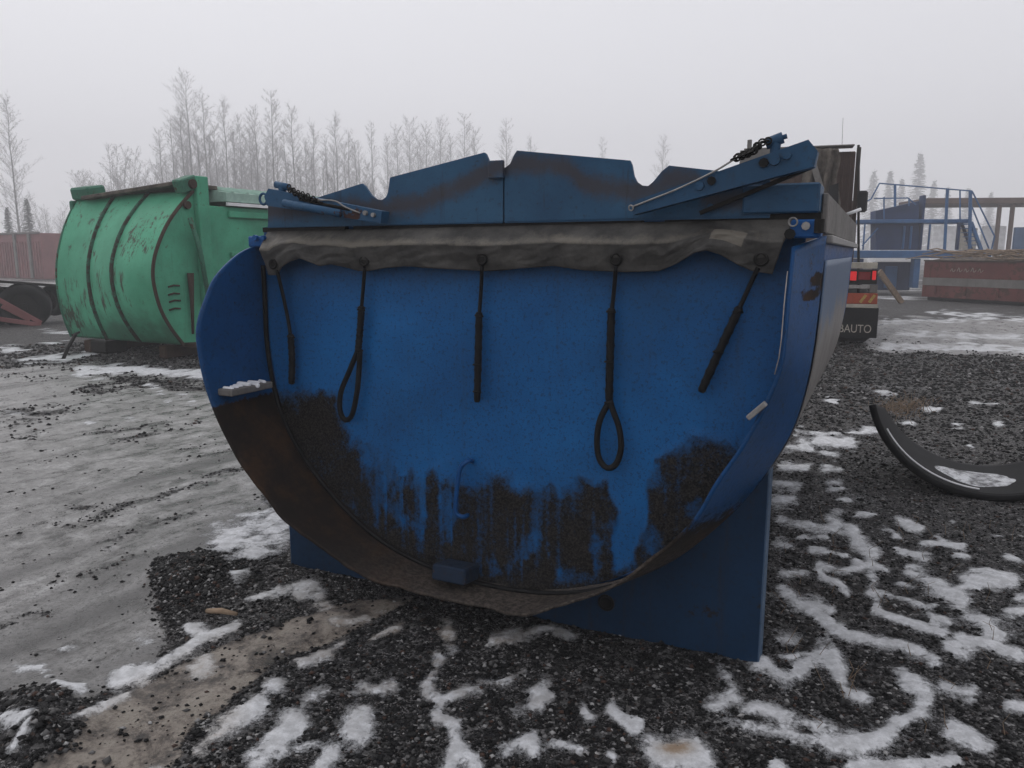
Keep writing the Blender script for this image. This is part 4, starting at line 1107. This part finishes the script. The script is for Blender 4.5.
for k_ in range(5): a = FK.at(840 + k_ * 3.2, 228, 0.30); b = FK.at(840 + k_ * 3.2, 260, 0.30); gm_.bar(a, b, 0.018, 0.018)
for k_ in range(8): a = FK.at(839, 230 + k_ * 4.2, 0.30); b = FK.at(854, 230 + k_ * 4.2, 0.30); gm_.bar(a, b, 0.018, 0.018)
gm_.build('wire_guard', M['board'], tk)
rect(838, 227, 854.5, 261, 0.33, 0.02, 'guard_panel', M['steel'], tk)
# torn tarp hanging from the top of the box
nt_, ns_ = 40, 30
P = np.zeros((nt_, ns_, 3))
for i in range(nt_):
    for j in range(ns_):
        s_, t_ = i / (nt_ - 1), j / (ns_ - 1)
        lowy = 228 - 40 * abs(s_ - 0.55)
        x = 806 + 32 * s_ - 4 * t_ * (s_ < .5) + 2 * sin(t_ * 9); y = 149 + (lowy - 149) * t_
        P[i, j] = FK.at(x, y, 0.0)
        P[i, j, 1] += 0.06 * sin(s_ * 16 + t_ * 3) + 0.10 * fbm(np.array([s_ * 5]), np.array([t_ * 5]), 1, 3, 131)[0] - 0.05
grid_obj('torn_tarp', P, M['canvas'], tk, solid=0.008)
q_ = [FK.at(x, y, -0.2) for x, y in ((829, 186), (838.5, 183), (838.5, 223), (833, 218), (826, 206))]
MB().prism([(p[0], p[2]) for p in q_], -0.2, -0.18).build('dark_opening', M['black'], tk)
MB().bar(FK.at(812, 160, -.12), FK.at(822, 192, -.12), 0.05, 0.10).build('tarp_fold', M['board'], tk)
# tail: both corners alike, the right one in view
for (xa, xb) in ((838, 878), (740, 780)):
    rect(xa, 262.5, xb, 268.5, -0.02, 0.25, 'rear_beam', M['cream'], tk)
    lb = rect(xa, 269.5, xb, 284, 0.0, 0.2, 'lamp_box', M['black_steel'], tk)
    rect(xa + 12, 271.5, xa + 19, 280.5, -0.03, 0.028, 'tail_lamp', M['lamp'], lb)
    rect(xa + 34, 271, xa + 38.5, 280, -0.03, 0.028, 'tail_lamp', M['lamp'], lb)
    rect(xa + 20, 272, xa + 33, 280, -0.02, 0.018, 'lamp_lens', M['lens'], lb)
    rect(xa, 285.5, xb - 8, 288.5, -0.02, 0.1, 'number_plate_rail', M['steel'], tk)
    rect(xa + 31, 285, xb, 293, 0.01, 0.1, 'bracket', M['board'], tk)
    mk = rect(xa, 293.5, xb, 303.5, -0.02, 0.04, 'warning_panel', M['orange'], tk)
    for q in range(2):
        a = FK.at(xa + 22 + q * 9, 302.5, -0.026); b = FK.at(xa + 28 + q * 9, 295, -0.026)
        MB().bar(a, b, 0.008, 0.045).build('stripe', M['yellow'], mk)
    rect(xa, 304.5, xb, 307.5, -0.03, 0.06, 'lower_strip', M['cream'], tk)
    mf = rect(xa - 2, 308, xb + 1, 337, 0.0, 0.02, 'mudflap', M['black'], tk)
    if xa == 838:
        cu = bpy.data.curves.new('lettering', 'FONT'); cu.body = 'EBAUTO'; cu.size = 1; cu.align_x = 'RIGHT'; cu.extrude = 0.004
        to = bpy.data.objects.new('tmp', cu); COL.objects.link(to)
        dg = bpy.context.evaluated_depsgraph_get()
        tme = bpy.data.meshes.new_from_object(to.evaluated_get(dg)); bpy.data.objects.remove(to)
        a = FK.at(834, 332, -0.008); b = FK.at(871.5, 325, -0.008)
        xs = np.array([q.co[:] for q in tme.vertices]); mn, mx = xs.min(0), xs.max(0)
        for q in tme.vertices:
            q.co = ((q.co.x - mn[0]) / (mx[0] - mn[0]) * (b[0] - a[0]) + a[0], -0.006 + q.co.z * 0.5, (q.co.y - mn[1]) / (mx[1] - mn[1]) * (b[2] - a[2]) + a[2])
        link('lettering', tme, M['cream'], mf)
rect(780, 266, 838, 276, 0.1, 0.15, 'rear_crossmember', M['black_steel'], tk)
zb = 0.5
for xx in (758, 858):
    c_ = FK.at(xx, 320, 0.0)
    for yy in (0.75, 2.05): wheel(tk, (c_[0], yy, 0.51), (1, 0, 0), 0.51, 0.55)
MB().box((0, 3.3, 0.86), (0.9, 6.4, 0.22), None, 0.02).build('chassis', M['black_steel'], tk)
# cab far in front, mirror on its arm, exhaust stack
MB().box((0, 7.2, 1.7), (2.3, 1.9, 2.5), None, 0.1).build('cab', M['brown'], tk)
for yy in (7.2,):
    for xx in (-1.0, 1.0): wheel(tk, (xx, yy, 0.5), (1, 0, 0), 0.5, 0.32)
a = FK.at(858.5, 300, 0.15); b = FK.at(858.5, 145, 0.15)
MB().tube([a, b], 0.022, 8).build('side_pole', M['black_steel'], tk)
a = FK.at(862.5, 201.5, 0.1)
mo = MB().box((a[0], 0.1, a[2]), (0.155, 0.09, 0.36), None, 0.03).build('mirror', M['black'], tk)
MB().tube([FK.at(846, 214.5, 0.05), FK.at(853, 212, 0.0), FK.at(861, 209, 0.02)], 0.028, 8).build('mirror_arm', M['white'], tk)
MB().tube([FK.at(842, 145, 1.0), FK.at(843, 118, 1.0)], 0.004, 6).build('aerial', M['steel'], tk)

# leaning plank by the truck
a = gnd(902, 303); b = atY(879, 271, a[1] - 0.2)
tag(MB().bar(a, b, 0.08, 0.18, 0.01).build('plank', M['wood']), 'weathered plank leaning at a slant right of the truck tail', 'plank')

# ------------------------------------------------------------------ red skip with rubble
FS = Frame(gnd(921, 300), 66)
sk = empty('open_skip', FS.o, 66, 'long dull red open skip with a pale stripe, heaped with branches, at the right edge', 'skip')
SL, SWd, SH = 6.5, 2.3, 1.32
def skip_box(name, mat, y0, y1, z0, z1, parent=sk):
    m = MB(); m.box((SL / 2, (y0 + y1) / 2, (z0 + z1) / 2), (SL, y1 - y0, z1 - z0), None, 0.012); return m.build(name, mat, parent)
skip_box('side_wall', M['red'], 0, 0.06, 0.12, SH); skip_box('side_wall', M['red'], SWd - .06, SWd, 0.12, SH)
for x in (0.03, SL - .03): MB().box((x, SWd / 2, 0.72), (0.06, SWd - .13, 1.2), None, 0.01).build('end_wall', M['red'], sk)
skip_box('floor', M['rusty'], 0.07, SWd - .07, 0.12, 0.2)
skip_box('stripe', M['board'], -0.012, -0.002, 0.52, 0.78); skip_box('rim', M['rusty'], -0.05, 0.05, SH - 0.0, SH + 0.05)
skip_box('runner', M['black_steel'], 0.3, 0.5, 0.0, 0.118)
for k_ in range(6): MB().box((0.5 + k_ * 1.1, -0.035, 0.36), (0.09, 0.06, 0.28), None, 0.01).build('stiffener', M['red'], sk)
# pale chalk scrawl on its side, no readable letters in the photo
m = MB()
for k_ in range(5):
    x = 1.0 + k_ * 0.24
    m.tube(crom([(x, -.006, 1.0), (x + .06, -.006, 1.1 + .03 * (k_ % 2)), (x + .10, -.006, 0.98), (x + .18, -.006, 1.06)], 10), 0.009, 5)
m.build('chalk_scrawl', M['cream'], sk)
br = empty('branch_heap', FS.world([(SL / 2, SWd / 2, 1.2)])[0], 66, 'tangled heap of branches and rubble lying in the red skip', 'branches')
m = MB()
hp = np.zeros((40, 16, 3))
for i in range(40):
    for j in range(16):
        x = -SL / 2 + .1 + (SL - .2) * i / 39; y = -SWd / 2 + .1 + (SWd - .2) * j / 15
        hp[i, j] = (x, y, 0.14 + 0.28 * (fbm(np.array([x]), np.array([y]), 1.1, 4, 141)[0] + .35) * (1 - abs(2 * j / 15 - 1) ** 3))
grid_obj('rubble', hp, plain('rubble', (0.12, 0.10, 0.085), 0.9, var=.7, sc=9, bump=1.0), br)
rb = random.Random(5)
for k_ in range(150):
    x = rb.uniform(-SL / 2 + .2, SL / 2 - .2); y = rb.uniform(-1.1, 1); z = rb.uniform(.15, .48); L = rb.uniform(.4, 1.3); an = rb.uniform(-.5, .5) + (pi if rb.random() < .5 else 0)
    m.tube([(x, y, z), (x + L / 2 * cos(an), y + L / 2 * sin(an), z + rb.uniform(-.02, .09)), (x + L * cos(an), y + L * sin(an), z + rb.uniform(-.08, .1))], [0.03, 0.024, 0.012], 5)
tag(m.build('branches', M['wood'], br), kind='stuff')

# ------------------------------------------------------------------ blue stair platform
FP = Frame(atY(925, 290, 30.0)[:2], 8)
pf = empty('stair_platform', FP.o, 8, 'hazy blue steel gantry with guard rails and a stair, behind the red skip', 'platform')
def pbar(p0, p1, w, wd, name, mat='far_blue', w2=None, n=None):
    a = FP.at(*p0, w); b = FP.at(*p1, w if w2 is None else w2)
    return MB().bar(a, b, wd, wd, wd * .1).build(name, M[mat], pf)
def prect(x0, y0, x1, y1, w, th, name, mat):
    a = FP.at(x0, y1, w); b = FP.at(x1, y0, w)
    return MB().box(((a[0] + b[0]) / 2, w + th / 2, (a[2] + b[2]) / 2), (abs(b[0] - a[0]), th, abs(b[2] - a[2])), None, 0.02).build(name, M[mat], pf)
prect(850, 250.5, 992, 258, 0.0, 2.0, 'deck', 'far_blue'); prect(858, 219, 970, 223.5, 0.3, 1.2, 'upper_deck', 'far_blue')
prect(912, 258.5, 921, 288, 0.1, 0.4, 'leg', 'far_blue'); prect(852, 258.5, 864, 290, 0.1, 0.4, 'leg', 'far_navy'); prect(875, 262, 912, 290, 1.0, 0.6, 'machine_base', 'far_navy'); prect(884, 266, 898, 288, 0.9, 0.08, 'hatch', 'far_blue')
a = [FP.at(x, y, 0.6) for x, y in ((876, 250), (876, 211), (919, 201), (919, 250))]
MB().prism([(q[0], q[2]) for q in a], 0.6, 1.3).build('hopper', M['far_navy'], pf); prect(919.3, 195, 926.5, 250, 0.5, 0.5, 'column', 'far_navy')
for x in (902, 909): prect(x, 226, x + 4, 249, 0.5, 0.08, 'panel_rib', 'far_blue')
prect(928, 224, 931.5, 250, 0.2, 0.15, 'post', 'far_blue'); prect(956.5, 222, 961.5, 250, 0.2, 0.2, 'post', 'far_navy'); prect(863, 223.5, 866, 250, 0.2, 0.15, 'post', 'far_blue')
for p0, p1 in (((871, 199), (879.5, 183.3)), ((879.5, 183.3), (947, 189)), ((947, 189), (972, 191)), ((972, 191), (994.5, 236)), ((994.5, 236), (991, 252)), ((972, 207), (989, 249)), ((874, 198.5), (908, 198)), ((908, 198), (916, 205)), ((884, 197), (884, 219)), ((860, 205), (871, 199)), ((909, 198), (909, 206)), ((878, 228), (862, 246)), ((858, 210), (866, 210)), ((960, 190), (960, 222))):
    pbar(p0, p1, 0.1, 0.045, 'guard_rail')
for p0, p1, wd in (((895, 185), (895, 207), .08), ((947.5, 189), (944.5, 250), .09), ((970.5, 191), (969.5, 250), .10)): pbar(p0, p1, 0.05, wd, 'rail_post')
pbar((971, 222), (981.5, 251), 0.1, 0.12, 'stair_stringer'); pbar((961, 222), (972, 251), 0.5, 0.1, 'stair_stringer', 'far_navy')
for k_ in range(7):
    x, y = 971 + k_ * 1.6, 224 + k_ * 4.2
    a = FP.at(x, y, 0.1); MB().box((a[0] - .12, 0.35, a[2]), (0.28, 0.6, 0.03)).build('tread', M['far_blue'], pf)
# shed with posts and white boards farther back
FW = Frame(atY(965, 262, 46.0)[:2], 5)
sh_ = empty('open_shed', FW.o, 5, 'pale open shed with a long dark roof on thin posts, farthest on the right', 'shed')
def wrect(x0, y0, x1, y1, w, th, name, mat, parent=sh_):
    a = FW.at(x0, y1, w); b = FW.at(x1, y0, w)
    return MB().box(((a[0] + b[0]) / 2, w + th / 2, (a[2] + b[2]) / 2), (abs(b[0] - a[0]), th, abs(b[2] - a[2])), None, 0.03).build(name, M[mat], parent)
wrect(926, 197, 1100, 204, 0, 4.0, 'roof', 'brown')
for x in (996, 1009, 1060): wrect(x, 204.5, x + 3, 268, 0.1, 0.2, 'post', 'brown')
wrect(868, 224, 878, 268, 1.5, 0.2, 'white_board', 'white'); wrect(930, 226, 957, 268, 1.5, 0.2, 'white_board', 'white'); wrect(958, 228, 978, 268, 1.5, 0.2, 'white_board', 'cream'); wrect(979, 226, 1007, 268, 1.5, 0.2, 'white_board', 'white'); wrect(1011, 227, 1090, 268, 1.4, 0.2, 'blue_board', 'far_blue')

# ------------------------------------------------------------------ black half pipe lying on the gravel
FH = Frame(gnd(985, 498), 26)
hpz = empty('half_pipe', FH.o, 26, 'black curved plastic pipe section lying open side up on the gravel at the right', 'pipe section')
R0 = 0.74; WD = 0.80
nphi, nw = 70, 24
P = np.zeros((nphi, nw, 3))
for j in range(nw):
    t = j / (nw - 1)
    ph0 = -radians(76 - 14 * t); ph1 = radians(68)
    for i in range(nphi):
        ph = ph0 + (ph1 - ph0) * i / (nphi - 1)
        P[i, j] = (R0 * sin(ph), WD * t, R0 - R0 * cos(ph))
P[..., 2] += 0.005
M['pipe'] = plain('black_plastic', (0.006, 0.006, 0.0065), 0.65, var=0.5, sc=8, spec=0.12)
hpo = grid_obj('pipe_wall', P, M['pipe'], hpz, solid=0.022, offset=1)
for j, r_ in ((0, 0.024), (nw - 1, 0.018)):
    m = MB(); m.tube([tuple(p + np.array([0, 0, .0])) for p in P[:, j]], r_, 8); m.build('rolled_rim', M['pipe'], hpz)
m = MB(); m.tube([tuple(P[i, 2] + (np.array([0, 0, R0]) - P[i, 2]) * np.array([1, 0, 1]) * 0.044) for i in range(7, 36)], 0.006, 6); m.build('rim_highlight', M['white'], hpz)  # white tube painted in as the highlight along the near rim
# snow lying in it
NSn = 40
P = np.zeros((NSn, NSn, 3))
for i in range(NSn):
    for j in range(NSn):
        r_ = i / (NSn - 1); a_ = 2 * pi * j / (NSn - 1)
        ed = 1 + 0.35 * fbm(np.array([cos(a_) * 2 + 5]), np.array([sin(a_) * 2 + 5]), 1, 3, 151)[0]
        x = 0.42 * ed * r_ * cos(a_) - 0.03; y = 0.37 + 0.33 * ed * r_ * sin(a_)
        P[i, j] = (x, y, R0 - sqrt(max(R0 ** 2 - x * x, 0)) + 0.005 + 0.035 * (1 - r_ ** 2) + 0.006 * fbm(np.array([x]), np.array([y]), 12, 3, 152)[0])
g = G('dirty_snow', 0.85)
n1 = g.noise(9, 7, 0.75); c = g.mix(g.step(n1, 0.40, 0.58), (0.13, 0.13, 0.135), (0.60, 0.61, 0.63))
c = g.mix(g.math('MULTIPLY', g.step(g.noise(70, 5, 0.8), 0.56, 0.62), 0.7), c, (0.06, 0.06, 0.06))
sp_ = grid_obj('snow_patch', P, g.done(c, 0.85, g.bump(n1, 0.5, 0.02)))
sp_.location = tuple(FH.o); sp_.rotation_euler = (0, 0, -radians(26))
tag(sp_, 'patch of grey-white snow lying inside the black pipe section', 'snow', kind='stuff')

a = gnd(207, 611, 0.03); b = gnd(237, 614, 0.05)
tag(MB().tube([a, (a + b) / 2 + np.array([0, 0, .008]), b], [0.011, 0.013, 0.008], 7).build('stick', M['wood']), 'short broken brown stick lying on the gravel heap left of the blue body', 'stick')
# dry stalks poking out of the snow on the right
rb = random.Random(9); m = MB()
for k_ in range(46):
    x, y = rb.uniform(775, 1020), rb.uniform(520, 740)
    p = gnd(x, y)
    m.tube([p, p + np.array([rb.uniform(-.02, .02), rb.uniform(-.02, .02), rb.uniform(.02, .06)]), p + np.array([rb.uniform(-.05, .05), rb.uniform(-.04, .04), rb.uniform(.04, .11)])], [.0016, .0012, .0008], 4, False)
for k_ in range(300):
    x, y = rb.gauss(902, 14), rb.gauss(408, 5)
    p = gnd(x, y)
    m.tube([p, p + np.array([rb.uniform(-.05, .05), rb.uniform(-.05, .05), rb.uniform(.01, .07)])], [.003, .0015], 4, False)
tag(m.build('dry_stalks', M['wood']), 'thin dry weed stalks standing in the snow and gravel', 'weeds', kind='stuff')

# ------------------------------------------------------------------ bare frosted trees
def birch(seed, h, spread, limbs=90, bushy=False):
    r = random.Random(seed)
    tk_ = MB(); cr = MB()
    nseg = 9
    stems = 1 if not bushy else 9
    for s_i in range(stems):
        bx_, by_ = (0, 0) if stems == 1 else (r.uniform(-.6, .6), r.uniform(-.6, .6))
        lean = (0, 0) if stems == 1 else (bx_ * 3.4 + r.uniform(-.4, .4), by_ * 3.4)
        hh = h * (1 if stems == 1 else r.uniform(.72, 1) * (1 - .25 * abs(bx_)))
        pts = []
        for i in range(nseg):
            t = i / (nseg - 1)
            pts.append((bx_ + lean[0] * t + r.uniform(-.05, .05) * h / 10, by_ + lean[1] * t + r.uniform(-.05, .05) * h / 10, hh * t))
        r0 = 0.010 * h * (1 if stems == 1 else .5)
        tk_.tube(pts, [r0 * (1 - .95 * (i / (nseg - 1)) ** .8) + .003 for i in range(nseg)], 6)
        nl = limbs if stems == 1 else limbs // 5
        for k_ in range(nl):
            t = 0.10 + 0.88 * (k_ + r.random()) / nl
            i = min(int(t * (nseg - 1)), nseg - 2); f = t * (nseg - 1) - i
            b = Vector(pts[i]).lerp(Vector(pts[i + 1]), f)
            az = r.uniform(0, 2 * pi); up = radians(r.uniform(30, 62))
            L = spread * h * (0.30 + 0.70 * sin(pi * min(1, (1 - t) * .75 + .10))) * r.uniform(.55, 1.15) * (1 - .5 * t)
            d = Vector((cos(az) * cos(up), sin(az) * cos(up), sin(up)))
            mid = b + d * L * .5 + Vector((r.uniform(-.06, .06) * L, r.uniform(-.06, .06) * L, .04 * L)); end = b + d * L + Vector((r.uniform(-.1, .1) * L, r.uniform(-.1, .1) * L, .16 * L))
            cr.tube([b, mid, end], [.0016 * h * (1 - t) + .004, .0055, .0025], 3, False)
            nt2 = 9
            for q in range(nt2):
                tt = .15 + .85 * (q + r.random()) / nt2
                c_ = b.lerp(mid, tt * 2) if tt < .5 else mid.lerp(end, tt * 2 - 1)
                az2 = az + r.uniform(-1.8, 1.8); up2 = radians(r.uniform(15, 80))
                l2 = L * r.uniform(.16, .42)
                d2 = Vector((cos(az2) * cos(up2), sin(az2) * cos(up2), sin(up2)))
                e2 = c_ + d2 * l2
                cr.tube([c_, e2], [.0042, .0022], 3, False)
                for z in range(7):
                    c3 = c_.lerp(e2, r.uniform(.1, 1)); d3 = Vector((d2.x + r.uniform(-.9, .9), d2.y + r.uniform(-.9, .9), d2.z + r.uniform(-.5, .6))).normalized()
                    cr.tube([c3, c3 + d3 * l2 * r.uniform(.25, .6)], [.0030, .0018], 3, False)
    return tk_.mesh('trunk'), cr.mesh('crown')
def spruce(seed, h):
    r = random.Random(seed); tk_ = MB(); cr = MB()
    tk_.tube([(0, 0, 0), (0, 0, h)], [.012 * h, .01], 6)
    nw_ = int(h * 5)
    for k_ in range(nw_):
        t = .08 + .9 * k_ / nw_; R = (1 - t) ** .85 * h * .2 + .08
        for q in range(9):
            az = r.uniform(0, 2 * pi); L = R * r.uniform(.6, 1.1)
            b = Vector((0, 0, t * h)); e = b + Vector((cos(az) * L, sin(az) * L, -.22 * L + r.uniform(-.1, .1)))
            for z in range(6):
                c_ = b.lerp(e, .2 + .8 * z / 5); s_ = Vector((-sin(az), cos(az), 0)) * (.10 + .12 * L * (1 - z / 7))
                dd_ = Vector((r.uniform(-.05, .05), r.uniform(-.05, .05), -.10))
                o_ = (e - b).normalized() * .16
                cr.add([c_ - s_ * r.uniform(.5, 1) + dd_, c_ + o_, c_ + s_ * r.uniform(.5, 1) + dd_, c_ - o_ * .5], [(0, 1, 2, 3)])
    return tk_.mesh('trunk'), cr.mesh('crown')
KIND = {'tall': [birch(11, 10, .21), birch(12, 10, .17, 95), birch(13, 10, .23, 100), birch(17, 10, .14, 80), birch(18, 10, .19, 110)], 'bush': [birch(14, 10, .20, 210, True), birch(15, 10, .2, 120, True)], 'spruce': [spruce(16, 10)]}
for k_ in KIND:
    for tm_, cm_ in KIND[k_]:
        tm_.materials.append(M['bark']); cm_.materials.append(M['spruce'] if k_ == 'spruce' else M['twig'])
rb = random.Random(3)
def tree(x, ytop, Y, kind, label, group=None, which=None):
    Y = min(Y * 2.3, 250.0)
    tm_, cm_ = KIND[kind][which if which is not None else rb.randrange(len(KIND[kind]))]
    p = atY(x, 256, Y); top_ = atY(x, ytop, Y)
    hgt = top_[2]
    name = {'tall': 'birch_tree', 'bush': 'bushy_tree', 'spruce': 'spruce_tree'}[kind]
    o = empty(name, (p[0], Y, 0.0), 0, label, 'tree', group)
    o.rotation_euler = (0, 0, rb.uniform(0, 6.28)); sc_ = hgt / 10
    o.scale = (sc_, sc_, sc_)
    link('trunk', tm_, None, o); link('crown', cm_, None, o)
    return o
tree(22, 100, 46, 'tall', 'tall lone bare birch standing at the far left edge', which=0)
tree(120, 132, 44, 'bush', 'broad bushy bare tree rising right behind the green container end', which=0)
tree(197, 78, 52, 'tall', 'tallest bare birch, peaking above the left end of the tree row', which=2)
tree(278, 92, 52, 'tall', 'slim bare birch with a dark straight stem, tall above the green container roof', which=1)
tree(340, 117, 58, 'tall', 'bare birch standing just left of the first notch in the blue crest', which=0)
tree(507, 121, 72, 'tall', 'hazy bare tree rising alone above the middle of the blue crest', which=1)
tree(600, 137, 88, 'tall', 'faint thin tree tip showing over the right half of the blue crest', which=3)
tree(660, 137, 86, 'tall', 'faint bare tree showing in the right notch of the blue crest', which=1)
tree(912, 150, 118, 'spruce', 'hazy spruce standing tall behind the blue stair platform')
ROW = 'bare trees in the misty row behind the containers'
ORD = ['first', 'second', 'third', 'fourth', 'fifth', 'sixth', 'seventh', 'eighth', 'ninth', 'tenth', 'eleventh', 'twelfth', 'thirteenth', 'fourteenth', 'fifteenth', 'sixteenth', 'seventeenth', 'eighteenth', 'nineteenth', 'twentieth']
def row(lst, kind, text, group):
    for n_, (x, yt_, Y) in enumerate(sorted(lst)):
        tree(x, yt_, Y, kind, text % ORD[n_], group)
row([(180, 118, 50), (212, 95, 55), (232, 102, 56), (222, 125, 50), (246, 118, 58), (262, 112, 50), (298, 108, 55), (318, 126, 58), (352, 130, 62), (375, 122, 62), (168, 130, 49), (190, 112, 47), (205, 120, 48), (240, 132, 47), (256, 128, 54), (290, 130, 50), (330, 134, 54), (310, 140, 50), (362, 146, 56), (272, 138, 47)], 'tall', '%s from the left of the thin frosted trees between green container and blue crest', ROW)
row([(400, 128, 66), (412, 122, 66), (428, 126, 64), (442, 122, 68), (465, 115, 70), (476, 130, 70), (390, 138, 62), (420, 136, 60), (452, 138, 66), (436, 142, 62), (530, 140, 80)], 'tall', '%s from the left of the misty bare trees above the blue crest', 'bare trees above the blue crest')
row([(x_, 138 + (x_ * 7) % 27, 44 + (x_ * 3) % 8) for x_ in range(172, 372, 11)], 'tall', '%s from the left of the shorter frosted trees filling the row above the green container', 'shorter frosted trees in the row')
row([(x_, 168 + (x_ * 5) % 15, 47 + (x_ * 3) % 6) for x_ in range(168, 470, 17)], 'bush', '%s from the left of the low scrub trees below the misty row', 'low scrub along the tree row')
row([(90, 196, 50), (75, 205, 46), (105, 160, 48), (142, 150, 47), (55, 190, 48)], 'bush', '%s from the left of the low frosted scrub trees behind the green container', 'scrub trees at the left')
row([(12, 205, 34), (32, 196, 36)], 'spruce', '%s from the left of the small dark spruces behind the pale red container', 'small spruces at the left')
row([(868, 168, 118), (884, 168, 120), (896, 176, 116), (928, 178, 122), (942, 185, 118), (962, 186, 124), (985, 190, 121)], 'spruce', '%s from the left of the faint fogged spruces behind the stair platform', 'fogged spruces at the right')

# ------------------------------------------------------------------ haze
hz = MB().box((0, 0, 18.0), (520, 520, 39.0))
hm_ = bpy.data.materials.new('haze_air'); hm_.use_nodes = True
t_ = hm_.node_tree; t_.nodes.clear()
vo = t_.nodes.new('ShaderNodeVolumePrincipled'); mo_ = t_.nodes.new('ShaderNodeOutputMaterial')
vo.inputs['Color'].default_value = (0.97, 0.965, 0.98, 1); vo.inputs['Density'].default_value = HAZE_DENSITY
t_.links.new(vo.outputs[0], mo_.inputs['Volume'])
tag(hz.build('haze', hm_), 'pale grey fog filling the air of the whole yard', 'haze', kind='stuff')
